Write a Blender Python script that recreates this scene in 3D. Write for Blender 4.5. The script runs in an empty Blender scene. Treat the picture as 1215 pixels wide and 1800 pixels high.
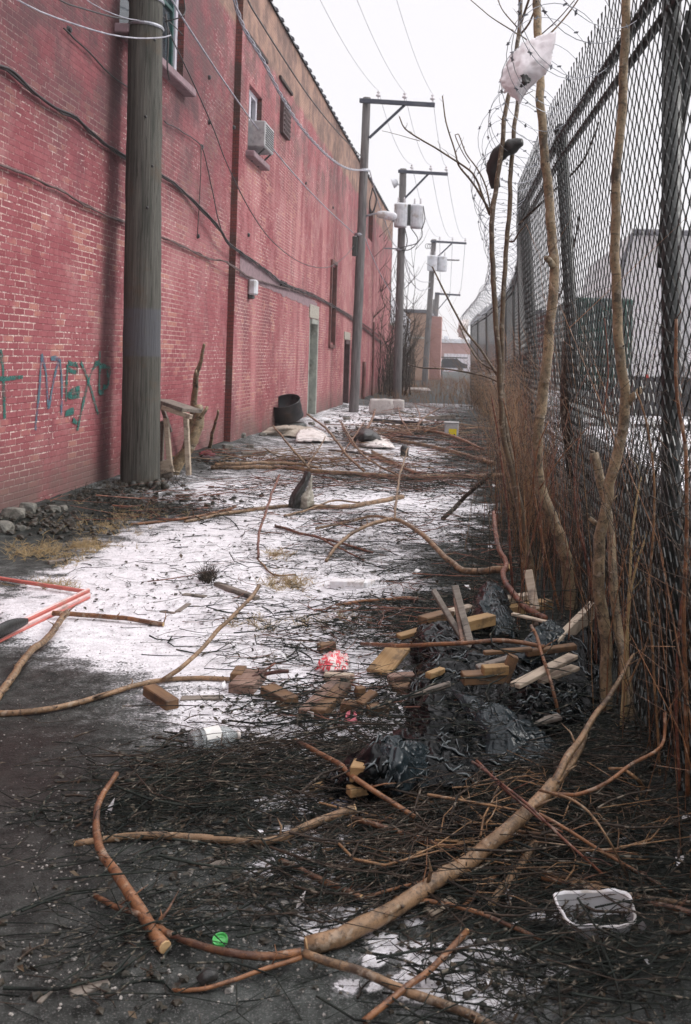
import bpy, math, random
from mathutils import Vector, Matrix, noise as mn
random.seed(7)
sc = bpy.context.scene
COL = sc.collection
# ---------------------------------------------------------------- camera
F = 1700.0; VX = 830.0; VY = 635.0; EY = 1.70; ROLL = 0.03
CR, SR = math.cos(ROLL), math.sin(ROLL)
cam = bpy.data.cameras.new('camera'); cam_ob = bpy.data.objects.new('camera', cam); COL.objects.link(cam_ob)
cam.lens = 34.0; cam.sensor_width = 36.0; cam.clip_start = 0.05; cam.clip_end = 3000
cam.shift_x = (607.5 - VX) / 1800.0; cam.shift_y = -(900.0 - VY) / 1800.0
m = Matrix(((CR, -SR, 0, 0), (0, 0, -1, 0), (SR, CR, 0, EY), (0, 0, 0, 1)))
cam_ob.matrix_world = m
cam.dof.use_dof = True; cam.dof.focus_distance = 5.5; cam.dof.aperture_fstop = 6.3
sc.camera = cam_ob
# ---------------------------------------------------------------- sky, sun, exposure
SUN_EL, SUN_ROT = math.radians(38), math.radians(75)
w = bpy.data.worlds.new('World'); sc.world = w; w.use_nodes = True
nt = w.node_tree; nt.nodes.clear()
out = nt.nodes.new('ShaderNodeOutputWorld'); bg = nt.nodes.new('ShaderNodeBackground')
sky = nt.nodes.new('ShaderNodeTexSky'); sky.sky_type = 'NISHITA'; sky.sun_disc = False
sky.sun_elevation = SUN_EL; sky.sun_rotation = SUN_ROT
tc = nt.nodes.new('ShaderNodeTexCoord'); sp = nt.nodes.new('ShaderNodeSeparateXYZ')
mr = nt.nodes.new('ShaderNodeMapRange'); mr.interpolation_type = 'SMOOTHSTEP'
mr.inputs[1].default_value = 0.34; mr.inputs[2].default_value = 0.80; mr.inputs[3].default_value = 7.7; mr.inputs[4].default_value = 18.0
cl = nt.nodes.new('ShaderNodeVectorMath'); cl.operation = 'SCALE'; cl.inputs[0].default_value = (1.0, 0.97, 1.0)
mx = nt.nodes.new('ShaderNodeMix'); mx.data_type = 'RGBA'; mx.inputs[0].default_value = 0.93
nt.links.new(tc.outputs['Generated'], sp.inputs[0]); nt.links.new(sp.outputs[2], mr.inputs[0])
nt.links.new(mr.outputs[0], cl.inputs['Scale']); nt.links.new(sky.outputs[0], mx.inputs[6]); nt.links.new(cl.outputs[0], mx.inputs[7])
nt.links.new(mx.outputs[2], bg.inputs[0]); bg.inputs[1].default_value = 0.1
nt.links.new(bg.outputs[0], out.inputs[0])
sun = bpy.data.lights.new('sun', 'SUN'); sun.energy = 1.5; sun.angle = math.radians(20); sun.color = (1, .97, .93)
sun_ob = bpy.data.objects.new('sun', sun); COL.objects.link(sun_ob)
sd = Vector((math.sin(SUN_ROT) * math.cos(SUN_EL), math.cos(SUN_ROT) * math.cos(SUN_EL), math.sin(SUN_EL)))
sun_ob.rotation_euler = sd.to_track_quat('Z', 'Y').to_euler()
sc.view_settings.view_transform = 'Standard'; sc.view_settings.look = 'None'
sc.view_settings.exposure = 0.45; sc.view_settings.gamma = 1.0
# ---------------------------------------------------------------- pixel helpers: where a photo point lies in the world
def ray(px, py):
    u, v = px - VX, VY - py
    return (u * CR - v * SR, v * CR + u * SR)
def P(px, py, Y):
    X, Z = ray(px, py); return Vector((X * Y / F, Y, EY + Z * Y / F))
def G(px, py, z=0.0):
    X, Z = ray(px, py); Y = F * (z - EY) / min(Z, -3.0); return Vector((X * Y / F, Y, z))
def PX(px, py, Xw):
    X, Z = ray(px, py); Y = F * Xw / X; return Vector((Xw, Y, EY + Z * Y / F))
def proj(x, y, z=0.0):
    X = F * x / y; Z = F * (z - EY) / y
    return VX + X * CR + Z * SR, VY - (Z * CR - X * SR)
def nz(x, y, z=0.0): return mn.noise(Vector((x, y, z)))
def hz(x, y):
    if y > 60: return 0.0
    h = .014 * nz(x * 1.1, y * 1.1, 3.3) + .007 * nz(x * 4, y * 4, 1.1) + .004 * nz(x * 13, y * 13, 7.1)
    h += .10 * max(0.0, min(1.0, (-3.75 - x) / .7)) * (1 if x > -4.6 else 0)
    h += .06 * max(0.0, min(1.0, (x - .3) / .6))
    return h
# ---------------------------------------------------------------- tags and mesh builder
def tag(o, label=None, cat=None, group=None, kind=None):
    if label: o['label'] = label
    if cat: o['category'] = cat
    if group: o['group'] = group
    if kind: o['kind'] = kind
    return o
def empty(name, loc, label, cat, group=None):
    o = bpy.data.objects.new(name, None); COL.objects.link(o); o.location = loc; o.empty_display_size = .1
    return tag(o, label, cat, group)
class MB:
    def __init__(s): s.v = []; s.f = []; s.dk = {}; s.mi = []
    def add(s, vs, fs, dk=None, mi=0):
        b = len(s.v); s.v.extend([tuple(p) for p in vs]); s.f.extend([tuple(i + b for i in f) for f in fs]); s.mi.extend([mi] * len(fs))
        if dk:
            for i, d in enumerate(dk):
                if d: s.dk[b + i] = d
        return s
    def box(s, c, sz, M=None, b=0.004, mi=0):
        hx, hy, hz_ = sz[0] / 2, sz[1] / 2, sz[2] / 2
        b = min(b, hx * .45, hy * .45, hz_ * .45); vs = []; idx = {}
        for sx in (-1, 1):
            for sy in (-1, 1):
                for sz_ in (-1, 1):
                    for a in range(3):
                        p = [sx * (hx - b), sy * (hy - b), sz_ * (hz_ - b)]
                        p[a] = (sx, sy, sz_)[a] * (hx, hy, hz_)[a]
                        idx[(sx, sy, sz_, a)] = len(vs); vs.append(Vector(p))
        fs = []
        def q(l):
            c0 = sum((vs[i] for i in l), Vector()) / len(l)
            n = (vs[l[1]] - vs[l[0]]).cross(vs[l[2]] - vs[l[1]])
            fs.append(l if n.dot(c0) > 0 else l[::-1])
        for a in range(3):
            o1, o2 = [k for k in range(3) if k != a]
            for sg in (-1, 1):
                l = []
                for s1, s2 in ((-1, -1), (1, -1), (1, 1), (-1, 1)):
                    t = [0, 0, 0]; t[a] = sg; t[o1] = s1; t[o2] = s2; l.append(idx[(t[0], t[1], t[2], a)])
                q(l)
            for s1 in (-1, 1):
                for s2 in (-1, 1):
                    l = []
                    for (sa, ax) in ((-1, o1), (-1, o2), (1, o2), (1, o1)):
                        t = [0, 0, 0]; t[a] = sa; t[o1] = s1; t[o2] = s2; l.append(idx[(t[0], t[1], t[2], ax)])
                    q(l)
        for sx in (-1, 1):
            for sy in (-1, 1):
                for sz_ in (-1, 1): q([idx[(sx, sy, sz_, a)] for a in range(3)])
        c = Vector(c)
        if M is not None: vs = [M @ p for p in vs]
        return s.add([p + c for p in vs], fs, mi=mi)
    def tube(s, pts, rads, n=6, dk=None, cap=True, mi=0, sq=1.0):
        pts = [Vector(p) for p in pts]; k = len(pts)
        if not hasattr(rads, '__len__'): rads = [rads] * k
        t = [(pts[min(i + 1, k - 1)] - pts[max(i - 1, 0)]).normalized() for i in range(k)]
        a = Vector((0, 0, 1)) if abs(t[0].z) < .9 else Vector((1, 0, 0))
        nn = (a - t[0] * a.dot(t[0])).normalized(); vs = []; d2 = []
        cs = [(math.cos(2 * math.pi * j / n), math.sin(2 * math.pi * j / n)) for j in range(n)]
        for i in range(k):
            nn = (nn - t[i] * nn.dot(t[i]))
            nn = nn.normalized() if nn.length > 1e-6 else t[i].orthogonal().normalized()
            bb = t[i].cross(nn)
            for c_, s_ in cs:
                vs.append(pts[i] + nn * (c_ * rads[i]) + bb * (s_ * rads[i] * sq)); d2.append((dk[i] if not isinstance(dk[i], tuple) else dk[i][0] * (.12 + .88 * max(0, c_ * math.cos(dk[i][1]) + s_ * math.sin(dk[i][1])))) if dk else 0)
        fs = [(i * n + j, i * n + (j + 1) % n, (i + 1) * n + (j + 1) % n, (i + 1) * n + j) for i in range(k - 1) for j in range(n)]
        if cap: fs.append(tuple(range(n))[::-1]); fs.append(tuple((k - 1) * n + j for j in range(n)))
        return s.add(vs, fs, d2 if dk else None, mi)
    def lathe(s, prof, c, n=20, M=None, mi=0):
        vs = []; k = len(prof)
        for r, z in prof:
            for j in range(n):
                a = 2 * math.pi * j / n; vs.append(Vector((r * math.cos(a), r * math.sin(a), z)))
        if M is not None: vs = [M @ p for p in vs]
        fs = [(i * n + j, i * n + (j + 1) % n, (i + 1) * n + (j + 1) % n, (i + 1) * n + j) for i in range(k - 1) for j in range(n)]
        return s.add([p + Vector(c) for p in vs], fs, mi=mi)
    def quad(s, a, b, c, d, mi=0): return s.add([a, b, c, d], [(0, 1, 2, 3)], mi=mi)
    def build(s, name, mat, parent=None, smooth=False, origin=None):
        me = bpy.data.meshes.new(name)
        og = Vector(origin) if origin is not None else (Vector(parent.location) if parent is not None else None)
        if og is None:
            n = len(s.v); og = Vector((sum(v[0] for v in s.v) / n, sum(v[1] for v in s.v) / n, min(v[2] for v in s.v)))
        if parent is not None: og = TRUE_O(parent)
        vs = [(v[0] - og.x, v[1] - og.y, v[2] - og.z) for v in s.v]
        me.from_pydata(vs, [], s.f)
        if s.dk:
            at = me.attributes.new('dk', 'FLOAT', 'POINT')
            for i, d in s.dk.items(): at.data[i].value = d
        for mt in (mat if isinstance(mat, (list, tuple)) else [mat]): me.materials.append(mt)
        if any(s.mi): me.polygons.foreach_set('material_index', s.mi)
        if smooth: me.polygons.foreach_set('use_smooth', [True] * len(me.polygons))
        me.update()
        o = bpy.data.objects.new(name, me); COL.objects.link(o)
        if parent is not None: o.parent = parent
        else: o.location = og
        return o
def TRUE_O(o):
    v = Vector((0, 0, 0))
    while o is not None: v += Vector(o.location); o = o.parent
    return v
def crom(pts, step):
    pts = [Vector(p) for p in pts]
    if len(pts) < 3: pts = [pts[0], (pts[0] + pts[-1]) / 2, pts[-1]]
    e = [pts[0] * 2 - pts[1]] + pts + [pts[-1] * 2 - pts[-2]]; out = []; fr = []
    for i in range(1, len(e) - 2):
        L = (e[i + 1] - e[i]).length; n = max(1, int(L / step + .5))
        for j in range(n):
            t = j / n; p0, p1, p2, p3 = e[i - 1], e[i], e[i + 1], e[i + 2]
            out.append(.5 * ((2 * p1) + (p2 - p0) * t + (2 * p0 - 5 * p1 + 4 * p2 - p3) * t * t + (3 * p1 - p0 - 3 * p2 + p3) * t ** 3)); fr.append((i - 1 + t) / (len(pts) - 1))
    out.append(pts[-1]); fr.append(1.0); return out, fr
# ---------------------------------------------------------------- materials
class NT:
    def __init__(s, name):
        s.m = bpy.data.materials.new(name); s.m.use_nodes = True; s.t = s.m.node_tree; s.t.nodes.clear()
        s.out = s.n('ShaderNodeOutputMaterial'); s.b = s.n('ShaderNodeBsdfPrincipled'); s.l(s.b.outputs[0], s.out.inputs[0])
        s.tc = s.n('ShaderNodeTexCoord'); s.geo = s.n('ShaderNodeNewGeometry')
        s.obj = s.tc.outputs['Object']; s.pos = s.geo.outputs['Position']
    def n(s, t): return s.t.nodes.new(t)
    def l(s, a, b): s.t.links.new(a, b)
    def put(s, sock, v):
        if v is None: return
        if hasattr(v, 'is_output') or isinstance(v, bpy.types.NodeSocket): s.l(v, sock)
        else:
            if isinstance(v, (tuple, list)) and len(v) == 3 and sock.type == 'RGBA': v = (*v, 1)
            sock.default_value = v
    def map(s, vec, sc_=(1, 1, 1), loc=(0, 0, 0), rot=(0, 0, 0)):
        m = s.n('ShaderNodeMapping'); s.l(vec, m.inputs[0]); m.inputs[1].default_value = loc; m.inputs[2].default_value = rot; m.inputs[3].default_value = sc_; return m.outputs[0]
    def noise(s, vec, scale, detail=4, rough=.55, dist=0, col=False):
        m = s.n('ShaderNodeTexNoise'); s.put(m.inputs['Vector'], vec); m.inputs['Scale'].default_value = scale; m.inputs['Detail'].default_value = detail
        m.inputs['Roughness'].default_value = rough; m.inputs['Distortion'].default_value = dist; return m.outputs[1 if col else 0]
    def vor(s, vec, scale, feat='F1', outp=0):
        m = s.n('ShaderNodeTexVoronoi'); s.put(m.inputs['Vector'], vec); m.feature = feat; m.inputs['Scale'].default_value = scale; return m.outputs[outp]
    def ramp(s, fac, *st):
        m = s.n('ShaderNodeValToRGB'); s.put(m.inputs[0], fac); e = m.color_ramp.elements
        while len(e) < len(st): e.new(.5)
        for i, (p, c) in enumerate(st):
            e[i].position = p; e[i].color = (c, c, c, 1) if not hasattr(c, '__len__') else (*c, 1)
        return m.outputs[0]
    def mr(s, v, a, b, c=0, d=1, smooth=True):
        m = s.n('ShaderNodeMapRange'); s.put(m.inputs[0], v); m.interpolation_type = 'SMOOTHSTEP' if smooth else 'LINEAR'
        for i, x in enumerate((a, b, c, d)): m.inputs[i + 1].default_value = x
        return m.outputs[0]
    def mix(s, fac, a, b, mode='MIX'):
        m = s.n('ShaderNodeMix'); m.data_type = 'RGBA'; m.blend_type = mode; s.put(m.inputs[0], fac); s.put(m.inputs[6], a); s.put(m.inputs[7], b); return m.outputs[2]
    def math(s, op, a, b=None, c=None):
        m = s.n('ShaderNodeMath'); m.operation = op; s.put(m.inputs[0], a)
        if b is not None: s.put(m.inputs[1], b)
        if c is not None: s.put(m.inputs[2], c)
        return m.outputs[0]
    def attr(s, name):
        m = s.n('ShaderNodeAttribute'); m.attribute_name = name; return m.outputs['Fac']
    def sep(s, v):
        m = s.n('ShaderNodeSeparateXYZ'); s.l(v, m.inputs[0]); return m.outputs
    def comb(s, x, y, z):
        m = s.n('ShaderNodeCombineXYZ')
        for i, k in enumerate((x, y, z)): s.put(m.inputs[i], k)
        return m.outputs[0]
    def bump(s, h, st=.5, dist=.01, prev=None):
        m = s.n('ShaderNodeBump'); s.put(m.inputs['Height'], h); m.inputs['Strength'].default_value = st; m.inputs['Distance'].default_value = dist
        if prev is not None: s.l(prev, m.inputs['Normal'])
        return m.outputs[0]
    def fin(s, col, rough=.7, bump=None, spec=.5, metal=0, **kw):
        s.put(s.b.inputs['Base Color'], col); s.put(s.b.inputs['Roughness'], rough); s.b.inputs['Specular IOR Level'].default_value = spec; s.b.inputs['Metallic'].default_value = metal
        if bump is not None: s.l(bump, s.b.inputs['Normal'])
        for k, v in kw.items(): s.put(s.b.inputs[k.replace('_', ' ')], v)
        return s.m
def simple(name, a, b, scale=6, rough=.7, spec=.4, bs=.3, bd=.004, metal=0, dirt=None, stretch=(1, 1, 1)):
    t = NT(name); v = t.map(t.obj, stretch); n1 = t.noise(v, scale, 5, .6); n2 = t.noise(v, scale * 5, 4, .6)
    c = t.mix(t.mr(n1, .35, .65), a, b)
    if dirt: c = t.mix(t.mr(t.noise(t.obj, scale * .6, 6, .7), .52, .68, 0, .8), c, dirt)
    return t.fin(c, t.mr(n2, .3, .7, rough * .8, min(1, rough * 1.15)), t.bump(n2, bs, bd), spec, metal)
def bark(name, a, b, dark, rough=.5, spec=.35):
    t = NT(name); n1 = t.noise(t.obj, 9, 4, .6); n2 = t.noise(t.obj, 70, 4, .7); n3 = t.noise(t.obj, 28, 3, .5)
    c = t.mix(t.mr(n1, .35, .65), a, b); c = t.mix(t.mr(n2, .50, .68, 0, .75), c, dark); c = t.mix(t.mr(t.noise(t.obj, 6, 8, .8), .49, .60, 0, .75), c, dark)
    c = t.mix(t.mr(n3, .58, .66, 0, .35), c, (.42, .36, .28)); c = t.mix(t.attr('dk'), c, dark)
    return t.fin(c, t.mr(n2, .3, .7, rough * .75, rough * 1.2), t.bump(t.math('ADD', n2, n3), .7, .004), spec)
M = {}
M['bark_tan'] = bark('bark tan', (.29, .18, .10), (.17, .11, .062), (.05, .036, .028), .45)
M['bark_trunk'] = bark('bark trunk', (.32, .235, .14), (.20, .15, .092), (.035, .030, .024), .45)
M['bark_olive'] = bark('bark olive', (.13, .088, .05), (.085, .058, .034), (.035, .025, .02), .42)
M['bark_orange'] = bark('bark orange', (.26, .12, .055), (.15, .072, .036), (.05, .025, .02), .4)
M['bark_red'] = bark('bark red brown', (.22, .085, .05), (.15, .06, .04), (.04, .02, .02), .45)
M['bark_dark'] = bark('bark dark wet', (.055, .037, .026), (.03, .023, .018), (.012, .01, .008), .6, .2)
M['twig'] = bark('twig dark', (.026, .031, .025), (.012, .017, .0145), (.008, .008, .008), .65, .15)
M['twig_tan'] = bark('twig straw', (.30, .17, .08), (.18, .1, .05), (.05, .03, .02), .55)
M['cut'] = simple('fresh cut wood', (.55, .38, .2), (.42, .27, .13), 40, .7)
def lumber(name, a, b, dirt, ax=0):
    t = NT(name); s_ = [26, 26, 26]; s_[ax] = 1.6; v = t.map(t.obj, tuple(s_)); g = t.noise(v, 1.2, 6, .65, 1.2); d = t.noise(t.obj, 9, 5, .65)
    c = t.mix(t.mr(g, .35, .65), a, b); c = t.mix(t.mr(d, .5, .66, 0, .75), c, dirt)
    c = t.mix(t.mr(t.vor(t.obj, 11), .04, .09, .8, 0), c, (.08, .045, .025))
    return t.fin(c, .6, t.bump(g, .35, .002), .35)
M['lumber'] = lumber('lumber wet', (.19, .11, .055), (.11, .062, .034), (.045, .032, .024))
M['lumber_hi'] = lumber('lumber pale', (.36, .235, .11), (.26, .155, .065), (.10, .065, .035))
M['lumber_red'] = lumber('lumber reddish', (.25, .165, .125), (.16, .095, .07), (.07, .05, .042))
M['lumber_grey'] = lumber('lumber weathered grey', (.22, .19, .16), (.13, .11, .09), (.05, .045, .04))
M['lumber_pale'] = lumber('lumber greyish tan', (.48, .40, .31), (.36, .29, .22), (.14, .11, .09))
def pole_mat():
    t = NT('weathered pole wood'); s = t.sep(t.pos); v = t.map(t.obj, (22, 22, .8)); g = t.noise(v, 1, 7, .7, .6); g2 = t.noise(t.map(t.obj, (60, 60, 1.6)), 1, 3, .6)
    c = t.mix(t.mr(g, .3, .7), (.040, .042, .035), (.12, .115, .10)); c = t.mix(t.mr(g2, .60, .68, 0, .85), c, (.015, .014, .012))
    c = t.mix(t.mr(t.noise(t.obj, 2.2, 5, .7), .52, .7, 0, .5), c, (.10, .07, .045))
    band = t.math('MULTIPLY', t.mr(s[2], 1.62, 1.66), t.mr(s[2], 2.25, 2.2))
    c = t.mix(t.math('MULTIPLY', band, t.mr(t.noise(t.obj, 7, 5, .7), .3, .5, .35, .8)), c, (.085, .088, .10))
    return t.fin(c, .8, t.bump(t.math('ADD', g, g2), .9, .012), .25)
M['pole'] = pole_mat()
M['pole_far'] = simple('pole wood far', (.10, .095, .095), (.17, .16, .155), 3, .8, .25, .5, .01, stretch=(8, 8, .6))
M['arm'] = simple('crossarm wood', (.035, .04, .06), (.06, .065, .08), 6, .75)
M['metal_grey'] = simple('painted grey metal', (.62, .63, .66), (.5, .52, .55), 5, .45, .5, .1, dirt=(.3, .26, .22))
M['metal_dark'] = simple('dark metal', (.03, .035, .035), (.05, .055, .05), 8, .5)
M['galv'] = simple('galvanised wire', (.35, .36, .38), (.24, .25, .28), 30, .4, .5, .1, metal=.7)
M['wire_pale'] = simple('pale weathered cable', (.38, .38, .42), (.22, .22, .26), 10, .5)
M['wire_dark'] = simple('black cable', (.03, .028, .03), (.05, .045, .045), 10, .5)
M['wire_rust'] = simple('brown wall cable', (.075, .045, .045), (.13, .085, .08), 8, .6)
M['porcelain'] = simple('porcelain', (.5, .47, .48), (.6, .58, .6), 5, .25)
M['mesh'] = simple('dark coated wire', (.010, .014, .013), (.026, .03, .028), 12, .42, .5, .05)
M['post'] = simple('dark fence post', (.014, .019, .018), (.03, .035, .033), 9, .5, .45, .2, dirt=(.02, .015, .012))
M['rust'] = simple('rusted iron', (.010, .011, .013), (.022, .020, .021), 7, .45, .5, .6, .006, dirt=(.05, .033, .026))
M['paint_red'] = simple('salmon painted wood', (.55, .16, .13), (.47, .13, .11), 12, .55, dirt=(.35, .2, .15))
M['paint_pink'] = simple('pale pink painted wood', (.8, .62, .6), (.72, .5, .48), 12, .55, dirt=(.4, .3, .26))
M['frame_white'] = simple('white window frame', (.6, .58, .64), (.52, .5, .56), 6, .6, dirt=(.35, .33, .34))
M['frame_green'] = simple('dark green sash', (.02, .085, .075), (.03, .06, .055), 8, .5)
M['sill'] = simple('stone sill', (.27, .18, .2), (.2, .14, .15), 10, .8)
M['concrete'] = simple('old concrete', (.2, .18, .17), (.3, .27, .25), 6, .9, .2, .6, .01)
M['jamb'] = simple('grey green jamb', (.33, .34, .30), (.22, .235, .21), 5, .6, dirt=(.12, .11, .09))
M['hole'] = simple('dark interior', (.03, .022, .022), (.05, .035, .032), 5, .9)
M['brownbox'] = simple('dark brown shutter', (.085, .045, .045), (.05, .03, .03), 8, .6)
M['brownpipe'] = simple('brown pipe', (.17, .07, .06), (.11, .05, .045), 8, .6)
M['cloth_white'] = simple('dirty white cloth', (.72, .68, .66), (.6, .56, .54), 9, .9, .2, .3, dirt=(.3, .26, .22))
M['cushion'] = simple('grey foam cushion', (.4, .37, .35), (.5, .47, .45), 6, .95, .1, .5, .01, dirt=(.25, .22, .2))
M['carpet'] = simple('grey beige carpet', (.38, .33, .28), (.28, .24, .2), 12, .95, .1, .5, .01)
M['foam_white'] = simple('white foam', (.72, .72, .74), (.62, .6, .6), 20, .6, .3, .2, dirt=(.4, .36, .32))
M['stone'] = simple('rubble stone', (.10, .10, .09), (.23, .22, .19), 8, .85, .3, .8, .02, dirt=(.07, .07, .06))
M['chip'] = simple('pale gravel chip', (.09, .09, .083), (.33, .31, .285), 30, .7)
M['leaf_brown'] = simple('brown dead leaf', (.085, .058, .032), (.045, .034, .022), 15, .6)
M['leaf'] = simple('wet dead leaf', (.018, .019, .015), (.045, .037, .025), 15, .55)
M['straw'] = simple('dry grass', (.42, .32, .17), (.30, .21, .10), 12, .75)
M['rubber'] = simple('black rubber', (.015, .016, .015), (.03, .03, .028), 14, .45, .5, .6, .006)
M['cream'] = simple('cream lining', (.45, .42, .36), (.28, .26, .21), 20, .4, .5, .6, .006, dirt=(.12, .11, .08))
M['yellow'] = simple('yellow label', (.75, .62, .02), (.68, .54, .02), 12, .5)
M['boxgrey'] = simple('grey plastic', (.33, .33, .34), (.42, .42, .42), 9, .6, dirt=(.18, .17, .16))
M['green_cap'] = simple('bright green plastic', (.09, .46, .12), (.06, .36, .09), 10, .35, .5, .02)
M['tray_clear'] = NT('thin milky plastic').fin((.62, .63, .65), .18, None, .6, Alpha=.6)
M['cap_white'] = simple('white plastic cap', (.7, .66, .62), (.6, .5, .45), 10, .4)
M['pink'] = simple('pink plastic', (.78, .16, .22), (.8, .32, .36), 30, .4)
M['label_white'] = simple('white sticker', (.7, .7, .66), (.62, .62, .6), 20, .6)
M['ink'] = simple('dark print', (.03, .03, .03), (.06, .05, .05), 20, .6)
M['blue_card'] = simple('blue grey card', (.17, .19, .32), (.26, .28, .36), 12, .6)
def wrapper():
    t = NT('red and white wrapper'); n = t.noise(t.obj, 18, 2, .5, 2.5)
    c = t.mix(t.mr(n, .47, .5), (.62, .06, .08), (.68, .58, .56)); return t.fin(c, .35, t.bump(t.noise(t.obj, 60, 3), .5, .004), .5)
M['wrapper'] = wrapper()
def plastic(name, a, rough=.25, trans=0.0, bs=.8, alpha=None, spec=.5):
    t = NT(name); n = t.noise(t.obj, 7, 5, .6, 1.0); n2 = t.noise(t.obj, 26, 4, .6, .8)
    r = t.math('ABSOLUTE', t.math('SUBTRACT', n, .5)); h = t.math('ADD', t.math('MULTIPLY', r, -2.0), t.math('MULTIPLY', n2, .5))
    c = a
    kw = dict(Transmission_Weight=trans) if trans else {}
    if alpha is not None: kw['Alpha'] = alpha
    return t.fin(c, t.mr(n2, .3, .7, rough * .7, rough * 1.6), t.bump(h, bs, .012), spec, **kw)
M['bag_black'] = plastic('black bin bag', (.002, .003, .0035), .13, bs=.25, spec=.14)
M['bag_highlight'] = plastic('painted fold highlight film', (.05, .065, .07), .16, bs=.2, spec=.8)
M['bag_grey'] = plastic('slate plastic sheet', (.014, .022, .026), .16, bs=.25, spec=.3)
M['bag_white'] = plastic('white carrier bag', (.86, .83, .85), .45, bs=.12, trans=.35)
def glassy():
    t = NT('clear bottle plastic'); n = t.noise(t.obj, 14, 3)
    return t.fin((.82, .86, .86), t.mr(n, .3, .7, .05, .2), t.bump(n, .12, .004), .6, Transmission_Weight=.85, IOR=1.25)
M['bottle'] = glassy()
def brick():
    t = NT('painted brick'); s = t.sep(t.pos); X, Y, Z = s[0], s[1], s[2]
    run = t.math('ADD', Y, X); wob = t.noise(t.pos, 1.3, 2)
    v = t.comb(run, t.math('ADD', Z, t.math('MULTIPLY', wob, .02)), 0.0)
    b = t.n('ShaderNodeTexBrick'); t.l(v, b.inputs['Vector']); b.inputs['Scale'].default_value = 1
    b.inputs['Color1'].default_value = (0, 0, 0, 1); b.inputs['Color2'].default_value = (1, 1, 1, 1); b.inputs['Mortar'].default_value = (.5, .5, .5, 1)
    b.inputs['Mortar Size'].default_value = .0085; b.inputs['Mortar Smooth'].default_value = .35; b.inputs['Brick Width'].default_value = .212; b.inputs['Row Height'].default_value = .0677; b.inputs['Bias'].default_value = 0
    per = b.outputs[0]; mort = b.outputs[1]
    n_big = t.noise(t.pos, .35, 4, .6); n_mid = t.noise(t.pos, 1.5, 6, .68); n_f = t.noise(t.pos, 9, 6, .7); n_ff = t.noise(t.pos, 42, 5, .7)
    streak = t.noise(t.comb(t.math('MULTIPLY', Y, 1.25), t.math('MULTIPLY', Z, .10), 3.0), 1.0, 4, .6)
    streak2 = t.noise(t.comb(t.math('MULTIPLY', Y, 5.0), t.math('MULTIPLY', Z, .25), 9.0), 1.0, 4, .65)
    pr = t.sep(per)[0]
    paint = t.mix(t.mr(pr, 0, 1, .0, 1), (.235, .060, .070), (.32, .10, .11))
    paint = t.mix(t.mr(n_f, .35, .7, 0, .6), paint, (.20, .042, .052))
    paint = t.mix(t.mr(n_big, .4, .65, 0, .45), paint, (.34, .115, .125))
    # section beyond the pilaster is streaked with paler washed paint
    far = t.mr(Y, 17.6, 18.2)
    paint = t.mix(t.math('MULTIPLY', far, t.mr(streak, .48, .62, 0, .75)), paint, (.46, .20, .20))
    paint = t.mix(t.math('MULTIPLY', far, t.mr(streak2, .5, .68, 0, .4)), paint, (.22, .07, .07))
    chk = t.mr(t.noise(t.map(t.pos, (1, 1, .8)), .8, 7, .72), .50, .64, 0, .55); paint = t.mix(chk, paint, (.43, .215, .215))
    grm = t.mr(t.noise(t.map(t.pos, (1, .8, .5)), 1.1, 8, .74), .50, .66, 0, .55)
    paint = t.mix(grm, paint, (.12, .045, .055))
    # worn: mortar shows through
    wear = t.math('ADD', t.mr(n_mid, .46, .62, 0, .9), t.math('MULTIPLY', t.mr(t.math('ADD', n_f, t.math('MULTIPLY', n_mid, .6)), .80, .93), .9))
    def rect(y0, y1, z0, z1, e=.05):
        a = t.math('MULTIPLY', t.mr(Y, y0 - e, y0 + e), t.mr(Y, y1 + e, y1 - e)); c = t.math('MULTIPLY', t.mr(Z, z0 - e, z0 + e), t.mr(Z, z1 + e, z1 - e)); return t.math('MULTIPLY', a, c)
    patches = None
    for r in ((13.6, 15.0, 1.7, 4.9), (8.0, 9.25, .9, 6.0), (18.0, 18.9, .5, 3.0), (19.6, 20.6, 1.2, 3.1), (24.3, 25.2, 1.0, 2.6), (26.6, 28.3, .6, 3.0), (21.5, 24, 3.6, 6.4), (18.2, 21, 4.6, 7.6)):
        k = t.math('MULTIPLY', rect(*r), .85 if r[2] != 4.6 else .55); patches = k if patches is None else t.math('MAXIMUM', patches, k)
    w2 = t.math('MULTIPLY', t.math('MAXIMUM', wear, t.math('MULTIPLY', patches, t.mr(n_f, .3, .5))), t.mr(n_ff, .42, .54))
    mcol = t.mix(t.mr(n_f, .4, .6), (.66, .50, .44), (.50, .32, .29))
    mshow = t.math('MULTIPLY', t.mr(mort, .25, .75), t.math('MINIMUM', w2, 1.0))
    c = t.mix(t.math('MULTIPLY', t.mr(mort, .3, .9), .35), paint, (.20, .05, .06))
    # flaked bare bricks
    flake = t.math('MULTIPLY', t.math('GREATER_THAN', pr, .78), t.mr(n_mid, .47, .58, 0, .6)); flake = t.math('MULTIPLY', flake, t.mr(n_ff, .35, .5))
    c = t.mix(flake, c, (.44, .22, .16))
    spot = t.math('MULTIPLY', t.mr(t.noise(t.pos, 6.5, 9, .8), .60, .66, 0, .8), t.mr(n_mid, .40, .56, .15, 1)); c = t.mix(spot, c, (.56, .38, .34))
    fl2 = t.noise(t.pos, 17, 7, .72); fleck = t.math('MULTIPLY', t.mr(mort, .1, .6), t.math('MULTIPLY', t.mr(fl2, .50, .57), t.mr(t.noise(t.pos, .9, 5, .7), .46, .60, .12, 1)))
    c = t.mix(mshow, c, mcol); c = t.mix(t.math('MULTIPLY', fleck, .95), c, (.74, .60, .55)); c = t.mix(t.mr(t.noise(t.pos, 26, 6, .8), .635, .67, 0, .7), c, (.62, .45, .40))
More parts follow.
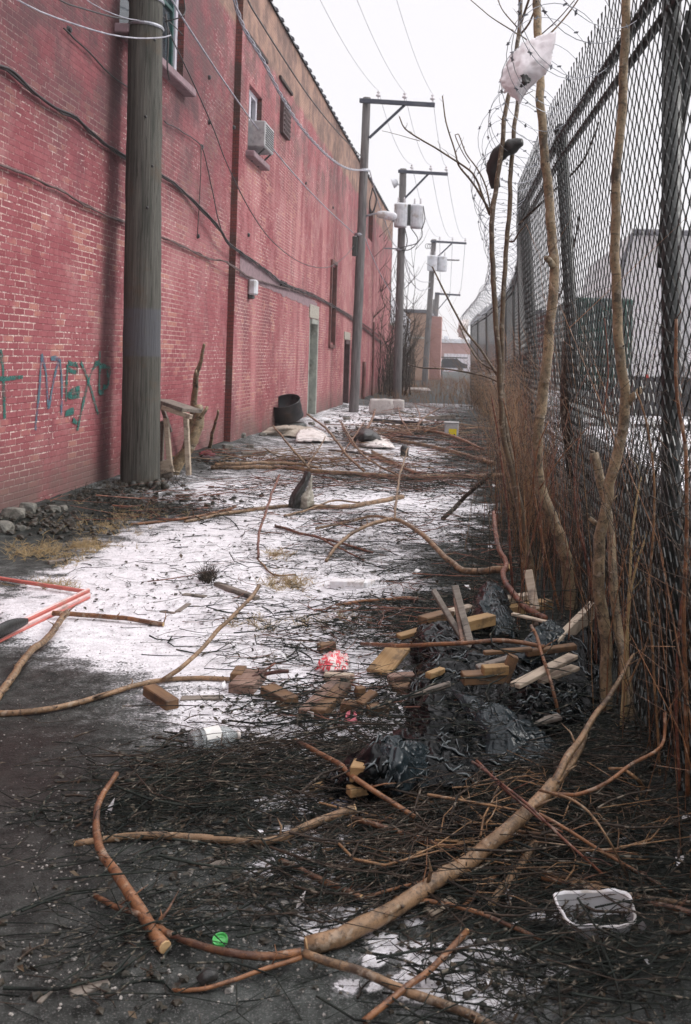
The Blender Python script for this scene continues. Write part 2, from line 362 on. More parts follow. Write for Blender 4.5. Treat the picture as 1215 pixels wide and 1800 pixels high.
    # grime high on the wall and along its foot, the dark vertical stripe, the bare parapet band
    hi = t.math('MULTIPLY', t.mr(Z, 2.8, 5.2), t.mr(Y, 19.0, 15.0)); c = t.mix(t.math('MULTIPLY', hi, t.mr(n_mid, .36, .60, .3, .9)), c, (.085, .045, .05))
    c = t.mix(t.math('MULTIPLY', t.mr(Z, 5.0, 7.4), t.mr(n_mid, .42, .62, .0, .8)), c, (.13, .075, .075))
    foot = t.mr(Z, .9, .1); c = t.mix(t.math('MULTIPLY', foot, t.mr(n_mid, .3, .6, .25, .9)), c, (.15, .10, .09))
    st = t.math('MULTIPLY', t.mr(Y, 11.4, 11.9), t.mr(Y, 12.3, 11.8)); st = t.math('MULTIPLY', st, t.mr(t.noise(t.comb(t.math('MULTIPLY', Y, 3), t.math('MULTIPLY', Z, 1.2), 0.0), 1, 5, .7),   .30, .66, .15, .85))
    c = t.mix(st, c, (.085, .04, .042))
    top = t.mr(t.math('ADD', Z, t.math('MULTIPLY', n_mid, .6)), 7.95, 8.1)
    c = t.mix(t.math('MULTIPLY', top, .9), c, t.mix(t.mr(n_mid, .35, .65), (.36, .235, .175), (.15, .10, .085)))
    # the narrow faces of the pilaster edge are dark red brick with shade painted into the colour
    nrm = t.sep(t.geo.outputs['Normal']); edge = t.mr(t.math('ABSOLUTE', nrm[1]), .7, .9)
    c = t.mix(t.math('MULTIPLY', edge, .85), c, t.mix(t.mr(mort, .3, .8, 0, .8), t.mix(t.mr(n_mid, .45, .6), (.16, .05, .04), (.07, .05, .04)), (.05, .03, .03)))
    h = t.math('ADD', t.math('MULTIPLY', mort, -1.0), t.math('ADD', t.math('MULTIPLY', n_f, .5), t.math('MULTIPLY', pr, .25)))
    bp = t.bump(h, .9, .012); bp = t.bump(n_ff, .35, .004, bp)
    return t.fin(c, .82, bp, .25)
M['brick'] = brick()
def far_brick(name, a, b, m_):
    t = NT(name); s = t.sep(t.pos); v = t.comb(t.math('ADD', s[0], s[1]), s[2], 0.0); b_ = t.n('ShaderNodeTexBrick'); t.l(v, b_.inputs['Vector'])
    b_.inputs['Scale'].default_value = 1; b_.inputs['Brick Width'].default_value = .3; b_.inputs['Row Height'].default_value = .1; b_.inputs['Mortar Size'].default_value = .012
    b_.inputs['Color1'].default_value = (*a, 1); b_.inputs['Color2'].default_value = (*b, 1); b_.inputs['Mortar'].default_value = (*m_, 1)
    n = t.noise(t.pos, .5, 5, .65); return t.fin(t.mix(t.mr(n, .4, .7, 0, .5), b_.outputs[0], tuple(x * .6 for x in a)), .85, None, .2)
M['tan_brick'] = far_brick('tan brick', (.40, .27, .20), (.34, .22, .16), (.3, .22, .18))
M['pink_brick'] = far_brick('pink brick', (.42, .25, .22), (.36, .2, .18), (.3, .2, .2))
M['red_brick'] = far_brick('dark red brick', (.18, .06, .05), (.13, .045, .04), (.12, .08, .07))
M['siding'] = simple('white grey siding', (.40, .41, .44), (.52, .52, .55), 3, .8, .2, .3, .01, dirt=(.22, .2, .2), stretch=(1, 1, .25))
M['roofing'] = simple('dark roof felt', (.09, .09, .10), (.14, .14, .155), 4, .85)
M['white_wall'] = simple('pale grey cladding', (.5, .49, .5), (.6, .58, .6), .6, .7, dirt=(.35, .33, .32))
M['truck_green'] = simple('dark green sheet metal', (.015, .06, .045), (.03, .045, .045), 2, .5)
M['truck_dark'] = simple('near black paint', (.015, .017, .02), (.03, .03, .035), 3, .4)
M['glass'] = simple('dark glazing', (.02, .03, .035), (.05, .06, .07), 3, .1)
M['red_cloth'] = simple('dark red cloth', (.16, .02, .025), (.08, .015, .02), 9, .9)
M['red_paint'] = simple('red paint', (.6, .03, .03), (.5, .02, .03), 8, .5)
M['paper'] = simple('pale chalky paint', (.66, .62, .66), (.6, .56, .6), 4, .8)
def graffiti(name, a, b):
    t = NT(name); n = t.noise(t.pos, 11, 6, .75); n2 = t.noise(t.pos, 60, 4, .7)
    al = t.math('MULTIPLY', t.mr(n, .40, .52, .4, .95), t.mr(n2, .36, .5, .35, 1))
    return t.fin(t.mix(t.mr(n, .4, .6), a, b), .8, None, .2, Alpha=al)
M['graf_teal'] = graffiti('teal spray paint', (.02, .11, .095), (.04, .15, .13))
M['graf_blue'] = graffiti('grey blue spray paint', (.11, .13, .20), (.08, .16, .19))
def ground_mat():
    t = NT('snowy asphalt and mud'); S = t.attr('snow'); W = t.attr('wet'); D = t.attr('dirt')
    p = t.pos; n1 = t.noise(p, 2.2, 8, .68); n2 = t.noise(p, 13, 6, .68); n3 = t.noise(p, 70, 5, .65); n4 = t.noise(p, 180, 3, .6)
    nA = t.noise(t.map(p, (.55, 1.5, 1)), 5.5, 6, .66); nB = t.noise(p, 6, 5, .7); n1 = t.math('ADD', t.math('MULTIPLY', n1, .55), t.math('MULTIPLY', nB, .45)); mixn = t.math('ADD', t.math('ADD', t.math('MULTIPLY', n1, .27), t.math('MULTIPLY', t.math('ADD', n2, nA), .20)), t.math('MULTIPLY', n3, .33))
    thr = t.math('SUBTRACT', 1.0, S)               # coverage: 0 .. 1
    lim = t.math('MULTIPLY_ADD', thr, .27, .375)
    sn = t.n('ShaderNodeMapRange'); sn.interpolation_type = 'SMOOTHSTEP'; t.l(mixn, sn.inputs[0]); t.l(t.math('SUBTRACT', lim, .02), sn.inputs[1]); t.l(t.math('ADD', lim, .03), sn.inputs[2]); snow = sn.outputs[0]
    asph = t.mix(t.mr(t.math('ADD', t.math('MULTIPLY', n2, .5), t.math('MULTIPLY', n1, .5)), .38, .62), (.010, .0125, .011), (.078, .086, .081))
    ch = t.vor(p, 75); chc = t.vor(p, 75, 'F1', 1); pick = t.math('GREATER_THAN', t.sep(chc)[0], .80)
    chips = t.math('MULTIPLY', t.math('MULTIPLY', t.mr(ch, .30, .16), pick), t.mr(n1, .38, .55, .25, 1))
    asph = t.mix(t.math('MULTIPLY', chips, .6), asph, (.26, .255, .24))
    asph = t.mix(t.math('MULTIPLY', t.mr(n4, .56, .64), .35), asph, (.3, .29, .29))
    mud = t.mix(t.mr(n2, .35, .65), (.005, .0075, .006), (.015, .0175, .014)); c = t.mix(D, asph, mud)
    wetc = t.mix(t.mr(n2, .35, .65), (.013, .0095, .0085), (.024, .0185, .016)); wetm = t.math('MULTIPLY', W, t.mr(n1, .36, .52, .3, 1)); c = t.mix(t.math('MULTIPLY', wetm, .9), c, t.mix(t.math('MULTIPLY', chips, .45), wetc, (.35, .3, .28)))
    sc_ = t.mix(t.mr(n2, .42, .66, 0, .6), (.84, .83, .86), (.44, .435, .455)); sc_ = t.mix(t.mr(n1, .52, .64, 0, .5), sc_, (.48, .47, .49)); sc_ = t.mix(t.mr(n3, .57, .66, 0, .7), sc_, (.18, .17, .16))
    sl = t.n('ShaderNodeMapRange'); sl.interpolation_type = 'SMOOTHSTEP'; t.l(mixn, sl.inputs[0]); t.l(t.math('SUBTRACT', lim, .075), sl.inputs[1]); t.l(t.math('SUBTRACT', lim, .01), sl.inputs[2]); c = t.mix(t.math('MULTIPLY', sl.outputs[0], .7), c, (.19, .195, .195))
    c = t.mix(snow, c, sc_)
    r = t.mix(snow, t.mix(wetm, (.7,) * 3, (.48,) * 3), (.85,) * 3)
    h = t.math('ADD', t.math('MULTIPLY', snow, .9), t.math('ADD', t.math('MULTIPLY', n3, .8), t.math('MULTIPLY', chips, .5)))
    return t.fin(c, r, t.bump(h, .9, .014), .14)
M['ground'] = ground_mat()
# ---------------------------------------------------------------- ground: one sheet to the horizon
# patches are given where they lie in the photograph and read off at each ground vertex: (px, py, rx, ry, value)
SNOW = [(450, 990, 520, 110, .52), (300, 960, 330, 75, .30), (620, 800, 300, 95, .57), (700, 735, 170, 40, .6), (440, 880, 280, 60, .62), (330, 1060, 360, 60, .34),
        (600, 1110, 260, 60, .50), (790, 960, 150, 110, .52), (800, 850, 110, 70, .35), (600, 1180, 170, 60, .34), (690, 1240, 120, 60, 1.1), (560, 1370, 130, 60, .95), (520, 1400, 110, 40, .6),
        (570, 1510, 130, 60, .7), (740, 1690, 190, 60, .22), (880, 1665, 110, 50, .2), (820, 1745, 160, 40, .2), (1010, 1500, 60, 30, .4), (1080, 1470, 40, 30, .4), (640, 1590, 140, 60, .36), (500, 1590, 150, 100, .34), (880, 1760, 190, 70, .62), (360, 1240, 220, 90, .34), (400, 1130, 260, 60, .45), (230, 1115, 220, 45, .42), (320, 1160, 330, 90, .26), (480, 1270, 200, 60, .22), (420, 1260, 160, 50, .3), (340, 1330, 150, 50, .2), (1020, 1640, 90, 40, .4), (80, 1060, 190, 60, .50), (40, 985, 90, 50, -.35)]
DARK = [(760, 1090, 120, 60, .6), (900, 900, 60, 230, .8), (1000, 1050, 160, 150, .9), (880, 1350, 330, 160, .85), (650, 770, 60, 18, .3), (800, 745, 60, 25, .55), (800, 820, 90, 25, .3), (240, 900, 190, 28, .75), (60, 935, 130, 22, .7),
        (1100, 1600, 250, 160, .75), (700, 1500, 220, 90, .35), (830, 1000, 100, 60, .35), (600, 895, 240, 12, .25), (620, 842, 230, 16, .45), (640, 960, 260, 18, .25), (760, 985, 150, 30, .3), (560, 1075, 200, 20, .3), (430, 1130, 160, 20, .2), (700, 755, 110, 12, .4), (560, 905, 260, 14, .25), (340, 800, 60, 30, .5)]
WET = [(90, 1160, 150, 50, .7), (30, 1320, 230, 110, 1.0), (230, 1175, 110, 20, .4), (40, 1500, 190, 120, .7), (100, 1720, 260, 120, .5)]
rsn = random.Random(3)
for cx_, cy_, ax_, ay_, n_ in ((770, 1690, 190, 80, 40), (560, 1330, 110, 90, 16), (600, 1480, 110, 100, 16), (1020, 1520, 90, 60, 6), (700, 1260, 90, 40, 8)):
    for _ in range(n_): SNOW.append((rsn.gauss(cx_, ax_ * .6), rsn.gauss(cy_, ay_ * .5), rsn.uniform(9, 34), rsn.uniform(5, 13), 1.15))
def field(L, px, py):
    s = 0.0
    for cx, cy, rx, ry, v in L:
        d = ((px - cx) / rx) ** 2 + ((py - cy) / ry) ** 2
        if d < 4: s += v * math.exp(-d * 1.1)
    return s
def ground_vals(x, y):
    if y < 1.5: return .1, .3, .4
    px, py = proj(x, y, 0)
    wob = 42 * mn.noise(Vector((x * 1.3, y * 1.3, 5))) + 34 * mn.noise(Vector((x * 3.7, y * 3.7, 2))) + 22 * mn.noise(Vector((x * 9, y * 9, 2)))
    if y > 34:
        s = .80 if x > 1.4 else (.45 + .2 * mn.noise(Vector((x * .4, y * .2, 0)))); d = .4
        if y > 38 and x < 1.4: s = .22
    else:
        s = field(SNOW, px + wob * (.3 if py > 1250 else 1), py + wob * (.15 if py > 1250 else .7 if py > 950 else .2)); d = field(DARK, px + wob, py + wob * (.6 if py > 950 else .15))
        if x > 1.5: s, d = .78, .1
        s = s - d * (.72 if py < 1200 else .36)
    return max(0, min(1, s)), max(0, min(1, d * 1.2)), max(0, min(1, field(WET, px + wob, py)))
def axis(a, b, st, grow, lo, hi):
    r = []; t = a
    while t < b: r.append(t); t += st
    r.append(b); L = []; t = b; s = st
    while t < hi: s *= grow; t += s; L.append(t)
    R = []; t = a; s = st
    while t > lo: s *= grow; t -= s; R.append(t)
    return R[::-1] + r + L
xs = axis(-4.5, 1.4, .032, 1.35, -420, 420)
ys = [1.9]; s_ = .028
while ys[-1] < 14: ys.append(ys[-1] + s_); s_ *= 1.006
while ys[-1] < 60: ys.append(ys[-1] + .35)
while ys[-1] < 900: ys.append(ys[-1] * 1.3)
ys = [-60, -20, -6, -1, .8, 1.4] + ys
gv = []; gs = []
for y in ys:
    for x in xs:
        gv.append((x, y, hz(x, y))); gs.append(ground_vals(x, y))
nx = len(xs)
gf = [(j * nx + i, j * nx + i + 1, (j + 1) * nx + i + 1, (j + 1) * nx + i) for j in range(len(ys) - 1) for i in range(nx - 1)]
me = bpy.data.meshes.new('ground'); me.from_pydata(gv, [], gf)
for k, nm in enumerate(('snow', 'dirt', 'wet')):
    at = me.attributes.new(nm, 'FLOAT', 'POINT'); at.data.foreach_set('value', [g[k] for g in gs])
me.polygons.foreach_set('use_smooth', [True] * len(me.polygons)); me.materials.append(M['ground'])
g_ob = bpy.data.objects.new('ground', me); COL.objects.link(g_ob); tag(g_ob, 'alley ground of wet asphalt and mud under patchy thin snow', 'ground', kind='structure')
# ---------------------------------------------------------------- the long red brick building
XA, XB, YP, YE, ZT = -4.50, -4.38, 17.7, 51.0, 8.95
bld = empty('brick_building', (-4.5, 17.7, 0), 'long red painted brick building along the left of the alley', 'building')
def wall_face(mb, X, y0, y1, z0, z1, holes, depth=.22):
    ysp = sorted({y0, y1, *[h[0] for h in holes], *[h[1] for h in holes]}); zsp = sorted({z0, z1, *[h[2] for h in holes], *[h[3] for h in holes]})
    for i in range(len(ysp) - 1):
        for j in range(len(zsp) - 1):
            ya, yb, za, zb = ysp[i], ysp[i + 1], zsp[j], zsp[j + 1]; cy, cz = (ya + yb) / 2, (za + zb) / 2
            if any(h[0] < cy < h[1] and h[2] < cz < h[3] for h in holes): continue
            mb.quad((X, ya, za), (X, yb, za), (X, yb, zb), (X, ya, zb))
    for ya, yb, za, zb in holes:
        D = X - depth
        mb.quad((X, ya, za), (D, ya, za), (D, ya, zb), (X, ya, zb)); mb.quad((D, yb, za), (X, yb, za), (X, yb, zb), (D, yb, zb))
        mb.quad((D, ya, zb), (D, yb, zb), (X, yb, zb), (X, ya, zb)); mb.quad((X, ya, za), (X, yb, za), (D, yb, za), (D, ya, za))
win1 = (12.0, 14.62, 5.72, 7.9); win2 = (18.35, 19.45, 5.55, 6.85); vent = (21.25, 22.1, 6.6, 7.4)
door1 = (25.9, 27.1, -.05, 2.72); door2 = (33.0, 34.2, -.05, 2.3); hw = (39.3, 41.0, 6.6, 7.9); tallw = (29.35, 30.5, 2.15, 4.5)
mb = MB(); wall_face(mb, XA, -8, YP, -.1, ZT, [win1])
wall_face(mb, XB, YP, YE, -.1, ZT, [win2, vent, door1, door2, hw, tallw])
mb.quad((XA, YP, -.1), (XB, YP, -.1), (XB, YP, ZT), (XA, YP, ZT))
mb.quad((XB, YE, -.1), (-16, YE, -.1), (-16, YE, ZT), (XB, YE, ZT)); mb.quad((-16, -8, -.1), (XA, -8, -.1), (XA, -8, ZT), (-16, -8, ZT))
mb.quad((-16, -8, ZT - .6), (XA - .3, -8, ZT - .6), (XA - .3, YE, ZT - .6), (-16, YE, ZT - .6)); mb.quad((XA - .3, -8, ZT), (XA - .3, YE, ZT), (XA - .3, YE, ZT - .6), (XA - .3, -8, ZT - .6))
wall_face(mb, XB - .02, YE, 54.4, -.1, 3.5, []); mb.quad((XB - .02, 54.4, -.1), (-9, 54.4, -.1), (-9, 54.4, 3.5), (XB - .02, 54.4, 3.5)); mb.quad((XB - .02, YE, 3.5), (XB - .02, 54.4, 3.5), (-9, 54.4, 3.5), (-9, YE, 3.5))
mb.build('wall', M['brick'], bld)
mb = MB()                                                      # coping tiles with a collar at each joint
y = -2.0
while y < YE:
    X = (XA if y < YP else XB) - .13; r = .15
    prof = [(-1, 0), (-.95, .45), (-.6, .85), (0, 1), (.6, .85), (.95, .45), (1, 0)]
    for (a, b_, k) in ((y + .002, y + .52, 1.0), (y + .52, y + .60, 1.25)):
        vs = [(X + p * (r + .03) * k, yy, ZT - .02 + q * .10 * k) for yy in (a, b_) for p, q in prof]; n = len(prof)
        mb.add(vs, [(i, i + 1, n + i + 1, n + i) for i in range(n - 1)] + [tuple(range(n))[::-1], tuple(range(n, 2 * n))])
    y += .605
mb.build('coping', M['roofing'], bld)
mb = MB(); mb.box((XB - .12, 52.7, 3.55), (.34, 3.5, .1)); mb.build('low_coping', M['concrete'], bld)
def window(X, h, mat, sash, sill=True, bars=1, sd=.12):
    ya, yb, za, zb = h; D = X - .14; f = MB()
    for yy in (ya + .05, yb - .05): f.box((D, yy, (za + zb) / 2), (.09, .1, zb - za - .002))
    for i in range(1, bars + 1): f.box((D - .003, ya + (yb - ya) * i / (bars + 1), (za + zb) / 2), (.08, .12, zb - za - .01))
    for zz in (za + .05, zb - .05): f.box((D + .002, (ya + yb) / 2, zz), (.085, yb - ya - .2, .1))
    fo = f.build('window', mat, bld)
    g = MB(); g.quad((D - .03, ya, za), (D - .03, yb, za), (D - .03, yb, zb), (D - .03, ya, zb)); g.build('pane', M['glass'], fo)
    if sash:
        s = MB(); n = bars + 1
        for i in range(n):
            a = ya + (yb - ya) * i / n + .12; b_ = ya + (yb - ya) * (i + 1) / n - .12
            for yy in (a, b_): s.box((D - .012, yy, (za + zb) / 2), (.05, .06, zb - za - .22))
            for zz in (za + .14, (za + zb) / 2, zb - .14): s.box((D - .014, (a + b_) / 2, zz), (.05, b_ - a - .062, .055))
        s.build('sash', sash, fo)
    if sill:
        s = MB(); s.box((X + .02, (ya + yb) / 2, za - .06), (.30, yb - ya + .3, .12), b=.015); s.build('sill', M['sill'], fo)
    return fo
window(XA, win1, M['frame_white'], M['frame_green'])
window(XB, win2, M['frame_white'], None, bars=1)
mb = MB(); mb.box((XB - .03, 21.67, 7.0), (.22, .83, .78)); 
for i in range(7): mb.box((XB + .085, 21.67, 6.68 + i * .107), (.03, .7, .05), Matrix.Rotation(.5, 3, 'Y'))
mb.build('shutter', M['brownbox'], bld)
mb = MB(); mb.box((XB - .2, 40.15, 7.25), (.05, 1.68, 1.28)); mb.build('dark_window', M['hole'], bld)
for nm, d, mt in (('door', door1, M['jamb']), ('door', door2, M['brownbox'])):
    ya, yb, za, zb = d; mb = MB(); D = XB - .05
    mb.box((D, yb - .09, (za + zb) / 2), (.22, .17, zb - za - .004)); mb.box((D, ya + .05, (za + zb) / 2), (.1, .1, zb - za - .004)); mb.box((D + .003, (ya + yb) / 2, zb - .07), (.2, yb - ya - .27, .13))
    fo = mb.build('door_frame', mt, bld)
    mb = MB(); mb.box((XB - .17, (ya + yb) / 2, (za + zb) / 2 - .06), (.05, yb - ya - .27, zb - za - .14))
    for zz in (.6, 1.6): mb.box((XB - .14, (ya + yb) / 2, zz), (.03, (yb - ya) * .5, .6))
    mb.build('door', M['brownpipe'] if mt is not M['jamb'] else M['jamb'], fo)
mb = MB(); mb.box((XB + .006, 26.5, 2.92), (.05, 1.5, .36)); mb.build('lintel', M['cream'], bld)
mb = MB(); mb.box((XB + .006, 33.6, 2.45), (.05, 1.5, .26)); mb.build('lintel', M['cream'], bld)
for a, b_, z in ((17.95, 19.7, 7.66), (21.0, 22.4, 7.75)):
    mb = MB(); mb.box((XB + .02, (a + b_) / 2, z), (.07, b_ - a, .07)); mb.build('lintel', M['hole'], bld)
mb = MB(); y0, y1, z0, z1 = tallw                                # boarded tall slot with a brown channel frame
for yy in (y0 + .06, y1 - .06): mb.box((XB + .0, yy, (z0 + z1) / 2), (.12, .12, z1 - z0 + .3))
for zz in (z0 - .12, z1 + .12): mb.box((XB + .004, (y0 + y1) / 2, zz), (.13, y1 - y0 - .01, .1))
fo = mb.build('window_frame', M['brownpipe'], bld)
mb = MB(); mb.box((XB - .1, (y0 + y1) / 2, (z0 + z1) / 2), (.05, y1 - y0 - .01, z1 - z0 - .01)); mb.build('board', M['brownbox'], fo)
# grey rendered band and small vent slot
mb = MB(); N = 60; a = []
for i in range(N + 1):
    y = 18.0 + 9.0 * i / N; zc = 3.36 - .03 * (y - 18) + .03 * nz(y * 2, 1); hh = .20 * (1 - .45 * i / N) + .035 * nz(y * 3, 8); a.append((y, zc - hh, zc + hh))
for i in range(N):
    p, q = a[i], a[i + 1]; mb.quad((XB + .008, p[0], p[1]), (XB + .008, q[0], q[1]), (XB + .008, q[0], q[2]), (XB + .008, p[0], p[2]))
mb.build('render_band', M['sill'], bld)
mb = MB(); mb.box((XB + .02, 22.1, 3.33), (.05, .62, .13)); mb.build('vent_slot', M['hole'], bld)
# bolts and pattress plates on the wall
for (px, py) in ((367, 136), (367, 215), (410, 224), (436, 413), (537, 322), (585, 365), (120, 52), (354, 258), (347, 415)):
    Xw = XA if px < 400 else XB; p = PX(px, py, Xw); mb = MB(); mb.lathe([(0, .04), (.03, .035), (.045, .0)], p, 10, Matrix.Rotation(math.pi / 2, 3, 'Y')); mb.build('tie_plate', M['rust'], bld)
# graffiti
def stroke(mb, pts, w_, k=[0]):
    w_ *= 1.3
    k[0] += 1; q = [PX(x / 5.295, 600 + y / 5.295, XA + .006 + k[0] * .0004) for x, y in pts]; c, _ = crom(q, .05)
    for i in range(len(c) - 1):
        d = (c[min(i + 2, len(c) - 1)] - c[max(i - 1, 0)]); n = Vector((0, -d.z, d.y)).normalized()
        w0 = w_ * (.8 + .5 * nz(c[i].y * 6, c[i].z * 6, k[0])); w1 = w_ * (.8 + .5 * nz(c[i + 1].y * 6, c[i + 1].z * 6, k[0]))
        mb.quad(c[i] - n * w0, c[i + 1] - n * w1, c[i + 1] + n * w1, c[i] + n * w0)
A = [[(5, 75), (30, 250), (38, 480), (45, 720)], [(-40, 350), (90, 345), (215, 330)]]
Mg = [[(330, 830), (350, 640), (370, 430), (388, 120)], [(388, 120), (430, 290), (440, 480), (458, 625)], [(458, 625), (495, 400), (545, 175)], [(475, 158), (530, 160), (570, 190)], [(560, 180), (575, 330), (578, 500), (572, 690)]]
E = [[(635, 200), (680, 212), (722, 220), (725, 280), (690, 284), (640, 262)], [(632, 215), (622, 400), (618, 560)], [(630, 490), (680, 455), (745, 435)], [(630, 505), (690, 490), (745, 470)], [(640, 515), (700, 515), (742, 505)], [(612, 665), (650, 645), (688, 640)], [(610, 685), (650, 672), (690, 662)]]
Xg = [[(755, 190), (800, 300), (845, 430), (915, 680)], [(930, 185), (870, 250), (830, 360), (800, 480), (760, 650), (722, 830)], [(680, 730), (720, 760)]]
Pg = [[(930, 90), (932, 250), (925, 480)], [(885, 190), (940, 225), (1025, 250), (1018, 330), (1010, 410)], [(925, 480), (965, 470)], [(1000, 260), (1005, 410), (960, 425)]]
for L, mt_, w_l in ((A, 'graf_teal', 'teal sprayed cross'), (Mg, 'graf_blue', 'grey blue sprayed letter M'), (E, 'graf_teal', 'teal sprayed letter E'), (Xg, 'graf_teal', 'teal sprayed letter X'), (Pg, 'graf_teal', 'teal sprayed letter P')):
    gt = MB()
    for s in L: stroke(gt, s, .024)
    gt.build('graffiti_letter', M[mt_], bld)['label'] = w_l
# air conditioner, lamp box, pipes, wall cables
ac = empty('air_conditioner', (XB, 18.9, 5.5), 'grey boxy air conditioner jutting from the upper wall window', 'air conditioner')
mb = MB(); mb.box((XB + .10, 18.88, 5.93), (.40, .80, .50), b=.02); mb.build('case', M['boxgrey'], ac)
mb = MB()
for i in range(9): mb.box((XB + .305, 18.88, 5.74 + i * .046), (.012, .7, .018))
mb.build('grille', M['metal_dark'], ac)
for yy in (18.6, 19.15): mb = MB(); mb.tube([(XB + .27, yy, 5.67), (XB + .02, yy, 5.42)], .018, 6); mb.build('bracket', M['metal_dark'], ac)
p = PX(438, 505, XB)
lb = empty('wall_light', p, 'small white box lamp fixed on the red wall below the grey band', 'wall lamp')
mb = MB(); mb.box(p + Vector((.08, 0, 0)), (.15, .26, .30), b=.03); mb.build('housing', M['metal_grey'], lb)
mb = MB(); mb.box(p + Vector((.05, 0, -.19)), (.10, .18, .07), b=.02); mb.build('lens', M['metal_dark'], lb)
def tubeobj(name, pts, r, mat, label, cat, group=None, n=6, step=.25):
    mb = MB(); c, _ = crom(pts, step); mb.tube(c, r, n); return tag(mb.build(name, mat, None, True), label, cat, group)
for q, r, mt, lb_ in (([(657, 566), (656, 640), (654, 700)], .05, 'brownpipe', 'thin red brown pipe up the far red wall past the second pole'), ([(641, 636), (640, 670), (638, 706)], .07, 'brownpipe', 'short thick brown pipe standing at the wall right of the second pole')):
    tubeobj('downpipe', [PX(x, y, XB + .08) for x, y in q], r, M[mt], lb_, 'pipe')
def wall_cable(px, X0, mat, r, label, strands=1):
    mb = MB()
    for k in range(strands):
        pts = []
        for x, y in px:
            Xw = (XA if x < 383 else XB) + .035 + .015 * k; p = PX(x, y + 1.2 * k * (1 if k % 2 else -1), Xw); pts.append(p)
        c, _ = crom(pts, .15)
        for i, q in enumerate(c): q.z += .022 * nz(q.y * 2.2, k * 7.7) + .012 * nz(q.y * 7, k * 3.3); q.x += .008 * abs(nz(q.y * 5, k))
        mb.tube(c, r, 6)
    return tag(mb.build('wall_cable', mat, None, True), label, 'cable')
wall_cable([(-60, 100), (0, 118), (25, 132), (60, 165), (110, 198), (135, 208), (165, 238), (200, 265), (232, 284), (288, 312), (332, 346), (385, 402), (402, 428), (440, 456), (470, 478), (500, 500), (560, 524), (620, 562), (672, 604)], XA, M['wire_dark'], .014, 'upper sagging black cable bundle fixed along the red wall', 3)
wall_cable([(-60, 268), (0, 290), (38, 303), (80, 325), (108, 334), (150, 360), (190, 380), (230, 393), (288, 418), (330, 436), (370, 455), (396, 459), (440, 487), (480, 500), (520, 511), (570, 530), (620, 556), (668, 590)], XA, M['wire_rust'], .012, 'lower brown cable running along the red wall', 2)
wall_cable([(112, 50), (140, 75), (175, 112), (205, 140), (232, 158)], XA, M['wire_dark'], .010, 'short thin black cable drooping from a tie plate high left of the near pole')
wall_cable([(288, 212), (320, 232), (354, 258), (372, 330), (384, 388), (400, 428)], XA, M['wire_dark'], .009, 'thin black cable from the window sill down to the pilaster edge')
wall_cable([(354, 258), (352, 330), (347, 415)], XA, M['wire_rust'], .009, 'thin vertical brown conduit wire below the wall bracket')
# ---------------------------------------------------------------- poles, wires
def wob_tube(mb, a, b, r0, r1, n, k, seed, amp=.006):
    pts = [a.lerp(b, i / k) + Vector((amp * nz(i * .4, seed), amp * nz(i * .4, seed + 9), 0)) for i in range(k + 1)]
    vs = []; fs = []
    for i, p in enumerate(pts):
        for j in range(n):
            an = 2 * math.pi * j / n; r = (r0 + (r1 - r0) * i / k) * (1 + .025 * nz(j * 1.1, i * .12, seed) + .018 * nz(j * 3.3, i * .5, seed)); vs.append(p + Vector((r * math.cos(an), r * math.sin(an), 0)))
    fs = [(i * n + j, i * n + (j + 1) % n, (i + 1) * n + (j + 1) % n, (i + 1) * n + j) for i in range(k) for j in range(n)] + [tuple(k * n + j for j in range(n))]
    return mb.add(vs, fs)
INS = {}
def crossarm(t, top, L0, L1, key, zoff=-.15, s=1.0):
    d = Vector((1, 0, -.03)); c = top + Vector((0, -.2 * s, zoff)); mb = MB(); rot = Matrix.Rotation(.03, 3, 'Y')
    mb.box(c + d * ((L1 - L0) / 2), (L0 + L1, .11 * s, .13 * s), rot); mb.build('crossarm', M['arm'], t)
    mb = MB(); mb.tube([c + d * (L1 * .56) + Vector((0, .09, -.03)), c + Vector((.12, .13, -1.12 * s))], .045, 6); mb.build('brace', M['arm'], t)
    INS[key] = []
    for x in (.38, 1.2, L1 - .08):
        p = c + d * x + Vector((0, 0, .065)); mb = MB(); mb.tube([p, p + Vector((0, 0, .08))], .014, 6)
        mb.lathe([(.0, .26), (.045, .25), (.05, .21), (.025, .19), (.025, .17), (.075, .15), (.08, .11), (.03, .08), (0, .07)], p, 12); mb.build('insulator', M['porcelain'], t, True); INS[key].append(p + Vector((0, 0, .27)))
# near pole: thick, weathered
b0 = G(247, 858); t0 = P(263, -560, b0.y)
pole1 = empty('utility_pole', (b0.x, b0.y, 0), 'thick weathered near utility pole standing against the red wall', 'utility pole')
mb = MB(); wob_tube(mb, Vector((b0.x, b0.y, -.2)), Vector((t0.x, t0.y, 10.2)), .235, .175, 36, 70, 3, .01); mb.build('pole', M['pole'], pole1, True)
crossarm(pole1, Vector((t0.x, t0.y, 10.15)), .2, 2.15, 1)
mb = MB()
for zz in (5.72, 6.05): mb.lathe([(.215, -.02), (.222, 0), (.215, .02)], (b0.x + (t0.x - b0.x) * zz / 10.2, b0.y, zz), 24)
mb.build('band', M['galv'], pole1)
for (x, y) in ((268, 292), (259, 365), (272, 70), (256, 205)):
    p = P(x, y, b0.y - .215); mb = MB(); mb.lathe([(0, .02), (.012, .018), (.02, 0)], p, 8, Matrix.Rotation(math.pi / 2, 3, 'X')); mb.build('bolt', M['rust'], pole1)
mb = MB()
for i in range(26):                                              # dark lump of tar and leaves at the foot
    a = random.uniform(-2.6, .4); r = .24 + random.uniform(0, .10); p = Vector((b0.x + r * math.cos(a), b0.y + r * math.sin(a), random.uniform(0, .09)))
    mb.lathe([(0, .05), (.04, .035), (.055, 0), (.03, -.03)], p, 7, Matrix.Rotation(random.random(), 3, 'X'))
